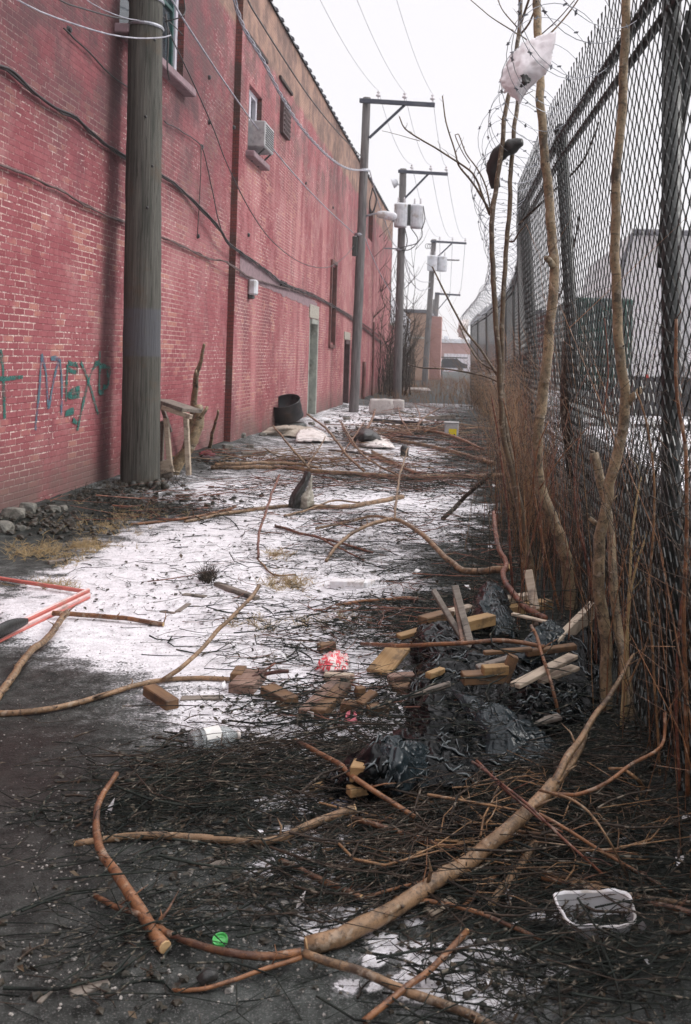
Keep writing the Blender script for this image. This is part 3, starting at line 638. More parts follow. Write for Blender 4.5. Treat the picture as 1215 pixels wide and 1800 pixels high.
tag(mb.build('debris_heap', M['leaf'], None, True), 'dark heap of rubbish round the foot of the near pole', 'debris')
def far_pole(base, top, r0, r1, label, key, L1=2.15, mat='pole_far', arm=True, s=1.0):
    t = empty('utility_pole', (base.x, base.y, 0), label, 'utility pole'); mb = MB(); wob_tube(mb, Vector((base.x, base.y, -.2)), top, r0, r1, 16, 30, key, .02); mb.build('pole', M[mat], t, True)
    if arm: crossarm(t, top, .2, L1, key, s=s)
    return t
def can(t, c, r, h, bush=2, label=None):
    mb = MB(); mb.lathe([(0, h * .5 + .03), (r * .8, h * .5 + .02), (r * 1.03, h * .5 - .02), (r * 1.03, h * .5 - .07), (r, h * .5 - .09), (r * .98, -h * .5 + .06), (r * .9, -h * .5), (0, -h * .5)], c, 20)
    o = mb.build('transformer', M['metal_grey'], t, True)
    mb = MB()
    for i in range(bush):
        p = c + Vector((r * (.5 if i else -.4), 0, h * .5)); mb.lathe([(.0, .30), (.02, .29), (.045, .22), (.02, .2), (.05, .14), (.025, .12), (.055, .05), (.03, 0)], p, 8)
    mb.build('bushing', M['porcelain'], o, True)
    mb = MB(); mb.box(c + Vector((0, r + .04, 0)), (.2, .12, h * .6)); mb.build('hanger', M['metal_dark'], o)
    mb = MB()
    for i in range(8): mb.box(c + Vector((r * .96 * math.cos(i * .4 - 2.8), r * .96 * math.sin(i * .4 - 2.8), -.05)), (.03, .03, h * .55))
    mb.build('cooling_fin', M['metal_grey'], o)
# second pole
b2 = G(622, 724); t2 = P(645, 172, b2.y)
pole2 = far_pole(b2, t2, .155, .125, 'second utility pole with a street lamp arm close to the red wall', 2)
lp = P(652, 377, b2.y); mb = MB(); c, _ = crom([lp + Vector((-.15, 0, -.05)), lp + Vector((.1, -.02, .02)), lp + Vector((.28, -.04, .03))], .1); mb.tube(c, .03, 8); arm = mb.build('lamp_arm', M['galv'], pole2, True)
mb = MB(); c, f_ = crom([lp + Vector((.2, -.04, .0)), lp + Vector((.42, -.05, -.01)), lp + Vector((.72, -.06, -.04)), lp + Vector((.82, -.06, -.05))], .05)
mb.tube(c, [.03 + .105 * math.sin(math.pi * min(1, .12 + .86 * f)) ** .6 for f in f_], 14, sq=.8); hd = mb.build('lamp_head', M['metal_grey'], pole2, True)
mb = MB(); mb.lathe([(.12, 0), (.115, -.05), (.07, -.10), (0, -.115)], c[len(c) * 2 // 3] + Vector((0, 0, -.04)), 14); mb.build('lamp_lens', M['porcelain'], hd, True)
mb = MB(); q = P(624, 433, b2.y - .14); mb.box(q, (.16, .12, .62), b=.02); mb.build('cable_guard', M['metal_dark'], pole2)
mb = MB(); q = P(632, 413, b2.y); mb.lathe([(.15, -.05), (.17, 0), (.15, .05)], q, 14); q = P(640, 300, b2.y); mb.lathe([(.14, -.05), (.16, 0), (.14, .05)], q, 14); mb.build('band', M['galv'], pole2)
mb = MB(); q = P(648, 345, b2.y - .1)
c, _ = crom([P(655, 330, b2.y), P(662, 350, b2.y), P(656, 372, b2.y), P(648, 380, b2.y)], .1); mb.tube(c, .025, 6); c, _ = crom([P(655, 332, b2.y), P(650, 356, b2.y), P(652, 376, b2.y)], .1); mb.tube(c, .02, 6); mb.build('service_drop', M['wire_dark'], pole2, True)
# third pole with transformers
b3 = G(698, 700); t3 = P(709, 297, b3.y)
pole3 = far_pole(b3, t3, .19, .15, 'third utility pole carrying two large grey transformer cans', 3, 1.95)
can(pole3, P(704.5, 379, b3.y - .42), .285, 1.0); can(pole3, P(733, 381, b3.y - .1), .285, 1.0)
mb = MB(); mb.box(P(718, 378, b3.y - .1), (.2, .2, .9)); mb.build('bracket', M['metal_dark'], pole3)
mb = MB(); q = P(692, 322, b3.y); mb.lathe([(.0, .2), (.12, .18), (.2, .05), (.22, -.05), (.19, -.06), (.12, .08), (0, .1)], q, 14, Matrix.Rotation(1.2, 3, 'Y')); mb.tube([q, P(705, 326, b3.y)], .025, 6); mb.build('floodlight', M['metal_grey'], pole3, True)
mb = MB()
for pts in ([(722, 400), (735, 422), (722, 438), (706, 440)], [(741, 400), (742, 415), (732, 428), (718, 432), (704, 436)], [(744, 362), (747, 385), (742, 402)], [(712, 402), (716, 425), (710, 445)]):
    c, _ = crom([P(x, y, b3.y - .2) for x, y in pts], .15); mb.tube(c, .022, 5)
mb.build('service_drop', M['wire_dark'], pole3, True)
mb = MB(); mb.lathe([(.17, -.04), (.2, 0), (.17, .04)], P(703, 440, b3.y), 12); mb.box(P(690, 437, b3.y), (.7, .05, .06)); mb.build('band', M['galv'], pole3)
# fourth, fifth, and far stub pole
q4 = G(746, 679); b4 = Vector((q4.x, q4.y, 0)); t4 = P(763, 421, b4.y)
pole4 = far_pole(b4, t4, .2, .16, 'fourth utility pole, leaning, with two pale transformer cans', 4, 2.1)
can(pole4, P(760, 463, b4.y - .4), .33, .95); can(pole4, P(777, 464, b4.y - .1), .33, .95)
mb = MB()
for k in range(3):
    q = P(752 + k * 4, 430, b4.y); c = [q + Vector((.16 * math.cos(a), 0, .16 * math.sin(a) - .1)) for a in [i * .7 for i in range(8)]]; mb.tube(c, .02, 5)
mb.box(P(790, 457, b4.y), (1.3, .06, .08)); mb.build('hanger', M['wire_dark'], pole4, True)
b5 = Vector((-3.55, 92, 0)); t5 = P(769, 514, 92)
far_pole(Vector((P(760, 600, 92).x, 92, 0)), t5, .25, .22, 'fifth and farthest utility pole with a bare crossarm', 5, 2.2, s=1.3)
tb = empty('utility_pole', (P(765, 620, 96).x, 96, 0), 'short plain pole just left of the farthest crossarm pole', 'utility pole'); mb = MB(); wob_tube(mb, Vector((P(757, 640, 96).x, 96, 0)), P(766, 526, 96), .3, .26, 12, 10, 5); mb.build('pole', M['pole_far'], tb, True)
def wire(a, b, sag, r, mat, label, group=None, n=24, twist=0, name='overhead_wire'):
    mb = MB(); pts = [a.lerp(b, i / n) - Vector((0, 0, sag * 4 * (i / n) * (1 - i / n))) for i in range(n + 1)]
    if twist:
        fine, _ = crom(pts, .12)
        for k in range(2): mb.tube([p + Vector((math.cos(i * .8 + k * math.pi) * twist, 0, math.sin(i * .8 + k * math.pi) * twist)) for i, p in enumerate(fine)], r, 5)
    else: mb.tube(pts, r, 5)
    return tag(mb.build(name, mat, None, True), label, 'wire', group)
sd3 = ('left', 'middle', 'right')
for (a, b, sag, r, where) in ((1, 2, .75, .006, 'from the first crossarm toward the near end of the alley'), (2, 3, .5, .008, 'between the second and third pole crossarms'), (3, 4, .9, .011, 'between the third and fourth pole crossarms'), (4, 5, 1.0, .015, 'between the fourth and fifth pole crossarms')):
    for k in range(3):
        wire(INS[a][k], INS[b][k], sag, r, M['wire_pale'], '%s thin overhead line strung %s' % (sd3[k], where if a > 1 else 'above the second pole crossarm across the open sky'), 'overhead lines between crossarms')
# low cables near the first pole
Y1 = b0.y
def cable(pts, r, mat, label, twist=0, step=.3, name='overhead_cable'):
    c, _ = crom(pts, step); mb = MB()
    if twist:
        c, _ = crom(pts, .1)
        for k in range(3): mb.tube([p + Vector((math.cos(i * .55 + k * 2.1) * twist, 0, math.sin(i * .55 + k * 2.1) * twist)) for i, p in enumerate(c)], r, 5)
    else: mb.tube(c, r, 6)
    return tag(mb.build(name, mat, None, True), label, 'cable')
def along(L, ya, yb):
    n = len(L) - 1; r = []
    for i, (x, y) in enumerate(L):
        t = i / n; Y = 1 / ((1 - t) / ya + t / yb); r.append(P(x, y, Y))
    return r
cable(along([(398, -60), (415, 10), (432, 55), (462, 105), (490, 160), (520, 210), (552, 250), (585, 281), (615, 297), (648, 299)], 12.6, b2.y - .2), .012, M['wire_pale'], 'twisted pale cable sagging steeply to the second pole', .02)
cable(along([(418, -60), (436, 0), (462, 45), (500, 105), (545, 172), (590, 228), (638, 278)], 12.6, b2.y - .15), .014, M['wire_dark'], 'black cable running just above the twisted pale cable')
cable(along([(285, -30), (320, 30), (360, 92), (400, 152), (450, 222), (510, 298), (570, 362), (622, 410)], Y1, b2.y - .15), .014, M['wire_pale'], 'straight grey cable crossing the wall to the black guard on the second pole')
cable(along([(292, 30), (300, 62), (335, 135), (375, 225), (400, 290), (440, 370), (480, 425), (530, 462), (575, 470), (605, 452), (622, 432)], Y1, b2.y - .15), .009, M['wire_dark'], 'slack thin cable looping low before the second pole')
cable(along([(232, -10), (262, 10), (300, 40), (345, 85), (380, 120)], Y1 - .1, 17), .008, M['wire_dark'], 'thin wire from the near pole top toward the pilaster')
cable(along([(-90, -60), (20, -6), (70, 20), (130, 42), (190, 60), (240, 67), (283, 66), (300, 62)], 7.5, Y1 - .25), .008, M['wire_pale'], 'pale cable sagging from top left to the near pole')
cable(along([(40, -50), (105, 0), (150, 16), (200, 30), (240, 35)], 8.5, Y1 - .25), .009, M['wire_dark'], 'dark cable sagging above the pale one at top left')
cable(along([(80, -60), (160, 5), (215, 30), (246, 36)], 9.0, Y1 - .25), .006, M['wire_pale'], 'thinnest wire reaching the near pole top left')
cable([P(292, 25, Y1 - .1), P(296, 70, Y1 - .1), P(294, 115, Y1 - .1), P(298, 140, Y1)], .010, M['wire_dark'], 'short black lead hanging off the right side of the near pole', name='hanging_cable', step=.08)
cable([P(290, 38, Y1 - .2), P(318, 30, Y1 - .2), P(326, 18, Y1 - .1), P(322, -8, Y1 - .1)], .008, M['wire_dark'], 'curled short lead beside the window by the near pole', name='hanging_cable', step=.08)
cable(along([(642, 418), (650, 440), (668, 480), (690, 520), (700, 545)], b2.y, b3.y), .014, M['wire_pale'], 'slack cable from the second pole to the third pole trunk')
cable(along([(650, 300), (662, 345), (678, 392), (690, 425), (704, 440)], b2.y, b3.y), .016, M['wire_pale'], 'pale cable dropping between second and third poles above the slack one')
cable(along([(708, 440), (722, 478), (738, 494), (757, 496)], b3.y, b4.y), .02, M['wire_pale'], 'upper loop of cable between third and fourth poles')
cable(along([(708, 442), (720, 488), (738, 510), (757, 506)], b3.y, b4.y), .02, M['wire_pale'], 'lower loop of cable between third and fourth poles')
# ---------------------------------------------------------------- buildings beyond
def bxw(mb, x0, x1, y0, y1, z0, z1, b=.01): mb.box(((x0 + x1) / 2, (y0 + y1) / 2, (z0 + z1) / 2), (x1 - x0, y1 - y0, z1 - z0), b=b)
sh = empty('shed', (-5.0, 60, 0), 'whitish sided narrow shed just beyond the red building, vines on it', 'shed')
a = PX(674, 503, -4.7); Yn, Yf = 56.0, 70.0; zn = P(676, 505, Yn).z; xr = P(722, 560, Yf).x; xl = P(676, 505, Yn).x
mb = MB(); zf = P(722, 562, Yf).z
mb.add([(xl, Yn, 0), (xr, Yf, 0), (xr, Yf, zf), (xl, Yn, zn), (xl - 5, Yn, 0), (xl - 5, Yn, zn), (xr - 5, Yf, 0), (xr - 5, Yf, zf)], [(0, 1, 2, 3), (4, 0, 3, 5), (1, 6, 7, 2), (6, 4, 5, 7), (3, 2, 7, 5)]); mb.build('wall', M['siding'], sh)
mb = MB()
for (px, py) in ((715, 565), (716, 566)):
    pass
q = PX(715, 570, (xl + xr) / 2 + .5); mb.box((xl + (xr - xl) * .86 + .02, Yn + (Yf - Yn) * .86, zf - .35), (.12, .5, .5)); mb.build('vent', M['metal_dark'], sh)
tb_ = empty('tan_building', (-6, 80, 0), 'tan brick building with dark flat roof edge behind the shed', 'building')
l, r = P(700, 545, 80), P(771, 545, 80); mb = MB(); bxw(mb, l.x - 1, r.x - .8, 80, 100, 0, P(700, 549, 80).z); mb.build('wall', M['tan_brick'], tb_)
mb = MB(); bxw(mb, l.x - 1.1, r.x - .7, 79.9, 100, P(700, 549, 80).z + .003, P(700, 543, 80).z); mb.build('roof', M['roofing'], tb_)
mb = MB(); bxw(mb, l.x - 1, r.x - .9, 79.93, 79.995, P(740, 593, 80).z - .12, P(740, 593, 80).z + .05); mb.build('band', M['cream'], tb_)
mb = MB(); bxw(mb, r.x - .9, r.x + .15, 84, 86, 0, P(765, 548, 80).z - .2); mb.build('side_wall', M['pink_brick'], tb_)
fb = empty('far_building', (0, 150, 0), 'low pink brick building with white doors closing the end of the alley', 'building'); Yb = 150
l, r = P(764, 600, Yb), P(838, 600, Yb); zt = P(800, 603, Yb).z; zr = P(800, 596, Yb).z; mb = MB(); bxw(mb, l.x - 1, r.x + 18, Yb, Yb + 20, 0, zt); mb.build('wall', M['pink_brick'], fb)
mb = MB(); bxw(mb, l.x - 1.2, r.x + 18.2, Yb - .2, Yb + 20, zt + .003, zr); bxw(mb, P(780, 600, Yb).x, P(787, 600, Yb).x, Yb + 2, Yb + 4, zr, zr + .5); mb.build('roof', M['metal_grey'], fb)
mb = MB(); d0, d1 = P(781, 625, Yb), P(828, 625, Yb); bxw(mb, d0.x, d1.x, Yb - .25, Yb - .05, P(800, 668, Yb).z, P(800, 622, Yb).z); dr = mb.build('door', M['paper'], fb)
mb = MB()
for i in range(8): bxw(mb, d0.x + (d1.x - d0.x) * (i / 8) - .04, d0.x + (d1.x - d0.x) * (i / 8) + .04, Yb - .3, Yb - .26, .05, P(800, 622, Yb).z)
mb.build('door_rib', M['boxgrey'], dr)
tx = bpy.data.curves.new('sign_text', 'FONT'); tx.body = 'Climbs'; tx.size = 1.35; tx.shear = .35; tx.extrude = .02; tx.offset = .02
to = bpy.data.objects.new('sign_text_source', tx); COL.objects.link(to); dg = bpy.context.evaluated_depsgraph_get(); tm = bpy.data.meshes.new_from_object(to.evaluated_get(dg)); bpy.data.objects.remove(to)
tm.materials.clear(); tm.materials.append(M['red_paint']); so = bpy.data.objects.new('lettering', tm); COL.objects.link(so); so.parent = fb
q = P(784, 663, Yb); so.location = (q.x, Yb - .32 - 150, q.z); so.rotation_euler = (math.pi / 2, 0, 0); so.scale = (.62, 1, 1)
# white car-like dark thing and machine seen in front of it
cr = empty('parked_car', (P(792, 660, 118).x, 118, 0), 'dark car roof and bonnet parked before the white doors', 'car'); q = P(792, 633, 118)
mb = MB(); c = [(-2.1, 0, .35), (-2.1, 0, .9), (-1.3, 0, 1.0), (-.8, 0, 1.5), (.8, 0, 1.5), (1.5, 0, .98), (2.1, 0, .85), (2.1, 0, .35)]; n = len(c)
mb.add([(q.x + x, 118 + s, z + q.z - 1.3) for s in (-.85, .85) for x, _, z in c], [tuple(range(n)), tuple(range(n, 2 * n))[::-1]] + [(i, n + i, n + (i + 1) % n, (i + 1) % n) for i in range(n)]); mb.build('body', M['truck_dark'], cr)
mb = MB()
for sx in (-1.25, 1.25): mb.tube([(q.x + sx, 117.05, q.z - 1.0), (q.x + sx, 117.3, q.z - 1.0)], .33, 14)
mb.build('wheel', M['rubber'], cr)
ut = empty('utility_tank', (P(758, 660, 100).x, 100, 0), 'grey upright tank on a rack at the foot of the far poles', 'tank'); q = P(760, 648, 100)
mb = MB(); mb.lathe([(0, 2.3), (.6, 2.2), (.95, 1.8), (1.0, -.6), (.8, -.8)], (q.x, 100, q.z - .6), 16); mb.build('tank', M['boxgrey'], ut, True)
mb = MB()
for sx in (-1.0, 1.0): mb.box((q.x + sx, 99.5, .8), (.12, .12, 1.6))
mb.box((q.x, 99.5, 1.0), (2.2, .1, .1)); mb.build('rack', M['metal_dark'], ut)
mb = MB(); mb.box((q.x + 1.9, 99.5, q.z + 1.2), (3.4, .12, .12)); mb.build('pipe', M['metal_dark'], ut)
# beyond the fence
wb = empty('warehouse', (12, 40, 0), 'tall pale grey clad building seen through the near fence mesh', 'building'); Yw = 38
l = P(1083, 500, Yw); mb = MB(); z1 = P(1110, 408, Yw).z; mb.add([(l.x, Yw, 0), (l.x + 16, Yw, 0), (l.x + 16, Yw, z1), (P(1112, 408, Yw).x, Yw, z1), (l.x, Yw, P(1083, 500, Yw).z)] + [(l.x + 0, Yw + 14, 0), (l.x + 16, Yw + 14, 0), (l.x + 16, Yw + 14, z1), (P(1112, 408, Yw).x, Yw + 14, z1), (l.x, Yw + 14, P(1083, 500, Yw).z)], [(0, 1, 2, 3, 4), (9, 8, 7, 6, 5), (4, 3, 8, 9), (3, 2, 7, 8), (0, 4, 9, 5)]); mb.build('wall', M['white_wall'], wb)
mb = MB(); k0 = P(1083, 500, Yw); k1 = P(1112, 408, Yw); mb.tube([Vector((k0.x, Yw - .1, k0.z)), Vector((k1.x, Yw - .1, k1.z)), Vector((l.x + 16, Yw - .1, z1))], .13, 6); mb.build('gutter', M['roofing'], wb)
mb = MB(); bxw(mb, l.x + 2.4, l.x + 2.9, Yw - .15, Yw - .003, .1, z1); bxw(mb, l.x + 4.8, l.x + 6.6, Yw - .12, Yw - .003, .1, 2.7); mb.build('door', M['boxgrey'], wb)
rb = empty('red_brick_building', (6, 60, 0), 'dark red brick building seen through the middle of the fence', 'building'); q0, q1 = P(925, 552, 62), P(1002, 552, 62)
mb = MB(); bxw(mb, q0.x, q1.x + 6, 62, 75, 0, q0.z); mb.build('wall', M['red_brick'], rb); mb = MB(); bxw(mb, q0.x - .1, q1.x + 6, 61.9, 75, q0.z + .003, q0.z + .3); mb.build('roof', M['roofing'], rb)
gp = empty('box_truck', (4.5, 30, 0), 'dark green box truck parked on snow beyond the fence', 'truck'); q0, q1 = P(1001, 522, 30), P(1086, 522, 30)
mb = MB(); bxw(mb, q0.x, q1.x + .5, 30, 35, .75, q0.z, .05); 
for i in range(9): bxw(mb, q0.x + .12 + i * .2, q0.x + .18 + i * .2, 29.97, 29.998, .85, q0.z - .15)
mb.build('cargo_box', M['truck_green'], gp)
mb = MB(); bxw(mb, q0.x + .05, q1.x + .4, 29.7, 30.4, .42, .72, .03); mb.build('bumper', M['truck_dark'], gp)
for sx in (q0.x + .25, q1.x): mb = MB(); mb.tube([(sx - .14, 30.7, .48), (sx + .14, 30.7, .48)], .48, 18); mb.build('wheel', M['rubber'], gp)
for sx in (q0.x + .1, q1.x + .3): mb = MB(); mb.box((sx, 29.68, .62), (.16, .04, .1)); mb.build('tail_lamp', M['red_paint'], gp)
cr2 = empty('parked_car', (7.2, 27, 0), 'dark parked car on the snowy lot right of the green truck', 'car'); q = P(1120, 700, 26)
mb = MB(); c = [(-2.1, .35), (-2.15, .8), (-1.9, .98), (-1.1, 1.02), (-.55, 1.42), (.75, 1.45), (1.35, 1.02), (2.05, .9), (2.15, .4)]; n = len(c)
mb.add([(q.x + .6 + x, 26 + s, z) for s in (0, 1.7) for x, z in c], [tuple(range(n)), tuple(range(n, 2 * n))[::-1]] + [(i, n + i, n + (i + 1) % n, (i + 1) % n) for i in range(n)]); mb.build('body', M['truck_dark'], cr2)
for sx in (-1.3, 1.3): mb = MB(); mb.tube([(q.x + .6 + sx, 25.95, .33), (q.x + .6 + sx, 26.2, .33)], .33, 16); mb.build('wheel', M['rubber'], cr2)
for px, py in ((1137, 661), (1167, 661), (1167, 705)):
    p = P(px, py, 25.97); mb = MB(); mb.box(p, (.12, .04, .09)); mb.build('tail_lamp', M['red_paint'], cr2)
mb = MB(); bxw(mb, 1.35, 1.6, .2, 12.5, -.1, .80, .02); tag(mb.build('low_wall', M['rust'], None), 'low dark retaining wall just beyond the fence', 'wall')
# ---------------------------------------------------------------- chain link fence
HF = 3.40
TOPX = [(1.2, .98), (4.1, .735), (4.58, .69), (5.42, .64), (7.15, .545), (10.4, .455), (13.4, .57), (16.5, .69), (20.6, .775), (24, .72), (28, .58), (33, .38), (38, .12), (44, -.15)]
def lerp_tab(T, y):
    if y <= T[0][0]: return T[0][1]
    for (a, va), (b, vb) in zip(T, T[1:]):
        if y <= b: return va + (vb - va) * (y - a) / (b - a)
    return T[-1][1]
LEAN = [(1.2, .05), (4.1, .10), (7.15, .30), (10.4, .30), (14, .2), (44, .1)]
def fx(y, z): return lerp_tab(TOPX, y) + lerp_tab(LEAN, y) * (1 - z / HF)
fence = empty('chain_link_fence', (.85, 7, 0), 'tall dark chain link fence with leaning posts along the right side', 'fence')
py_ = [1.3, 4.1, 7.15, 10.4, 13.4, 16.5, 20.6, 24, 28, 33, 38, 44]
PL, PH, NX_, NZ_ = 3.0, 3.58, 31, 68
def fence_panel(wr, NX_, NZ_):
    mb = MB(); cw, chh = PL / NX_, PH / NZ_; off = .0008
    for k in range(NX_ * 2):
        pts = [Vector(((k + ((j + k) % 2)) * cw / 2, off * (1 if (j % 2) else -1), j * chh)) for j in range(NZ_ + 1)]; q = []
        for j, p in enumerate(pts):
            if 0 < j < len(pts) - 1: q += [p.lerp(pts[j - 1], .16), p.lerp(pts[j + 1], .16)]
            else: q.append(p)
        q.append(pts[-1] + Vector((.012 * (1 if k % 2 else -1), 0, .045))); mb.tube(q, wr, 3, cap=False)
    return mb
mb = fence_panel(.0034, NX_, NZ_)
panel_me = None
for i in range(len(py_) - 1):
    ya, yb = py_[i], py_[i + 1]; A = Vector((fx(ya, 0), ya, .02)); B = Vector((fx(yb, 0), yb, .02)); TA = Vector((fx(ya, HF), ya, HF)); TB = Vector((fx(yb, HF), yb, HF))
    d = (B - A); L = d.length; up = ((TA - A) + (TB - B)) / 2; ux = d / PL; uz = up / HF; uy = Vector((-d.y, d.x, 0)).normalized()
    if panel_me is None:
        o = mb.build('mesh_panel', M['mesh'], None, False, origin=(0, 0, 0)); panel_me = o.data
    else:
        if i == 4: mb2 = fence_panel(.0052, 24, 52); tmp = mb2.build('mesh_panel', M['mesh'], None, False, origin=(0, 0, 0)); panel_me = tmp.data; bpy.data.objects.remove(tmp)
        o = bpy.data.objects.new('mesh_panel', panel_me); COL.objects.link(o)
    # bake the slight shear into a copy of the panel when its ends lean differently
    me_ = panel_me if i else panel_me
    o.parent = fence; la = A - Vector(fence.location)
    if i < 4:                                                    # near panels follow both leaning posts exactly
        src = (fence_panel(.0034, NX_, NZ_) if i < 3 else fence_panel(.0046, 24, 52)); src.v = [tuple(A.lerp(B, v[0] / PL).lerp(TA.lerp(TB, v[0] / PL), v[2] / HF) + uy * v[1] - Vector(fence.location)) for v in src.v]
        nm_ = src.build('mesh_panel', M['mesh'], None, False, origin=(0, 0, 0)); dt = nm_.data; bpy.data.objects.remove(nm_); o.data = dt; o.parent = fence; o.location = (0, 0, 0); continue
    mt = Matrix(((ux.x, uy.x, uz.x, la.x), (ux.y, uy.y, uz.y, la.y), (ux.z, uy.z, uz.z, la.z), (0, 0, 0, 1))); o.matrix_local = mt
for i, y in enumerate(py_):
    r = {1: .042, 3: .052, 2: .046}.get(i, .04); mb = MB(); mb.tube([Vector((fx(y, 0) + .06, y, -.1)), Vector((fx(y, HF) + .06, y, HF + .02))], r, 12)
    mb.lathe([(r + .004, -.02), (r + .006, 0), (r * .6, .04), (0, .05)], (fx(y, HF) + .06, y, HF + .03), 12); mb.build('post', M['post'], fence, True)
for zz, nm, r in ((HF - .04, 'top_rail', .029), (HF - .19, 'rail', .021)):
    for i in range(len(py_) - 1):
        mb = MB(); mb.tube([Vector((fx(py_[i], zz) + .045, py_[i], zz)), Vector((fx(py_[i + 1], zz) + .045, py_[i + 1], zz))], r, 8); mb.build(nm, M['post'], fence, True)
mb = MB(); mb.tube([P(1170, 470, 4.35), P(1186, 240, 4.2), P(1222, 20, 4.05)], .040, 10); mb.build('brace', M['post'], fence, True)
mb = MB(); mb.tube([P(1005, 600, 7.25), P(1000, 720, 7.25), P(1014, 840, 7.2)], .07, 10); mb.build('vine_wrap', M['bark_dark'], fence, True)
# razor wire coil on top of the fence, in runs
coil = None
rz = empty('razor_wire', (fx(7, HF), 7, HF), 'silvery razor wire coils hanging over the fence top', 'razor wire')
rnd = random.Random(11)
for (ya, yb, turns, wr) in ((2.6, 8.6, 17, .0022), (8.6, 20, 26, .0032), (20, 43, 34, .007)):
    mb = MB(); pts = []; n = turns * 26
    for i in range(n + 1):
        t = i / n; y = ya + (yb - ya) * t; a = t * turns * 2 * math.pi; R = .27 + .05 * nz(t * turns * .7, ya) ; cx = fx(y, HF) - .21 + .05 * nz(t * turns * .5, 4, ya); cz = HF + .10 + .06 * nz(t * turns * .6, 9, ya)
        pts.append(Vector((cx + R * math.cos(a), y + .10 * math.sin(a * .5 + y) + .16 * math.cos(a), cz + R * math.sin(a))))
    mb.tube(pts, wr, 4); mb.build('coil', M['galv'], rz, True)
    bm_ = MB(); st = 4 if ya < 8 else 7
    for i in range(2, n - 2, st):
        p = pts[i]; t = (pts[i + 1] - pts[i - 1]).normalized(); u = t.orthogonal().normalized(); v = t.cross(u); L = .016 * (1 if ya < 8 else 1.3)
        for s1 in (1, -1):
            a, b_ = p + t * .008 * s1 + u * L * s1, p - t * .008 * s1 + v * L * s1
            bm_.add([p + t * .011, p - t * .011, a + t * .01 * s1, p + u * .003], [(0, 1, 2), (0, 2, 3), (1, 3, 2)]); bm_.add([p + t * .011, p - t * .011, b_, p + v * .003], [(0, 1, 2), (0, 2, 3), (1, 3, 2)])
    bm_.build('barbs', M['galv'], rz)['kind'] = 'stuff'
# ---------------------------------------------------------------- organic limb builder
def t_dir(c, i): return (c[min(i + 1, len(c) - 1)] - c[i - 1]).normalized()
def limb(mb, pts, r0, r1, seed=0, node=.16, n=9, jit=.006, step=.045, spurs=True, mid=None):
    c, fr = crom(pts, step); k = len(c); L = 0; rads = []; dks = []; nx_ = node * .5; c2 = []
    for i, p in enumerate(c):
        if i: L += (p - c[i - 1]).length
        t = fr[i]; r = r0 + (r1 - r0) * t
        if mid: r = r0 + (mid - r0) * t * 2 if t < .5 else mid + (r1 - mid) * (t - .5) * 2
        dk = 0
        if L > nx_: nx_ = L + node * (.6 + 2.2 * abs(nz(L * 9, seed))) ; spur = True
        else: spur = False
        r *= 1 + .06 * nz(L * 14, seed, 2)
        q = p + Vector((nz(L * 3.5, seed), nz(L * 3.5, seed + 5), nz(L * 3.5, seed + 9))) * jit * 2.0 + Vector((nz(L * 11, seed + 1), nz(L * 11, seed + 6), nz(L * 11, seed + 2))) * r * .28
        if spur and 0 < i < k - 1:
            for o_, rr_, dd_ in ((-.7, 1.0, 0), (-.3, 1.02, .45), (0, 1.045, .85), (.3, 1.02, .4), (.7, 1.0, 0)):
                c2.append(q + t_dir(c, i) * o_ * max(.006, r * .45)); rads.append(r * rr_); dks.append((dd_, seed * 2.1 + L * 31))
        else: c2.append(q); rads.append(r); dks.append(dk)
        if spur and spurs and r > .0025 and n > 5:
            a = seed * 3.1 + L * 40; d = Vector((math.cos(a), math.sin(a), .5)).normalized(); mb.tube([q, q + d * (r + .008 + .008 * abs(nz(L * 5, seed)))], [r * .45, r * .15], 5, [.5, .9])
            if abs(nz(L * 17, seed, 4)) > .22 and r < .03:
                l2 = .04 + .16 * abs(nz(L * 6, seed, 8)); d = (d + t_dir(c, i) * .8).normalized(); e = q + d * l2; mb.tube([q, q + d * l2 * .5 + Vector((.01, 0, .006)), e], [r * .3 + .0008, r * .2 + .0006, .0007], 5, [.3, .1, 0])
    mb.tube(c2, rads, n, dks); return c2
def ppx(L, Y0, Y1=None):
    n = len(L) - 1; return [P(x, y, Y0 + ((Y1 if Y1 else Y0) - Y0) * i / n) for i, (x, y) in enumerate(L)]
def tree(label, Y, trunk, w0, w1, branches, mat, cat='sapling', name='sapling', group=None, node=.22):
    mat = M['bark_trunk'] if mat is M['bark_tan'] else mat
    b = G(*trunk[0]); t = empty(name, (b.x, b.y, 0), label, cat, group)
    Y0, Y1 = (b.y, Y if Y else b.y); s = (w0 * b.y / F / 2, w1 * Y1 / F / 2); mb = MB(); L = ppx(trunk, Y0, Y1); L[0].z = -.08
    limb(mb, L, s[0], s[1], seed=Y0 * 3, node=node, n=12, jit=.008, step=.05); mb.build('trunk', mat, t, True)
    for k, (pts, wa, wb, ya, yb) in enumerate(branches):
        mb = MB(); limb(mb, ppx(pts, ya, yb), wa * ya / F / 2, wb * yb / F / 2, seed=k * 5 + Y0, node=node * .6, n=7, jit=.006); mb.build('branch', mat, t, True)
    return t
tree('thick tan sapling trunk leaning in front of the second fence post', 6.5, [(1003, 1082), (1000, 1040), (986, 955), (963, 900), (947, 850), (944, 800), (949, 735), (958, 655), (969, 560), (976, 486), (970, 393), (960, 290), (951, 188), (947, 68), (945, -70)], 23, 14,
     [([(973, 468), (966, 458), (961, 455)], 14, 9, 6.5, 6.4), ([(951, 75), (980, 45), (1015, 2), (1040, -40)], 3.5, 2, 6.5, 6.2), ([(948, 95), (925, 70), (905, 60)], 3, 2, 6.5, 6.4)], M['bark_tan'])
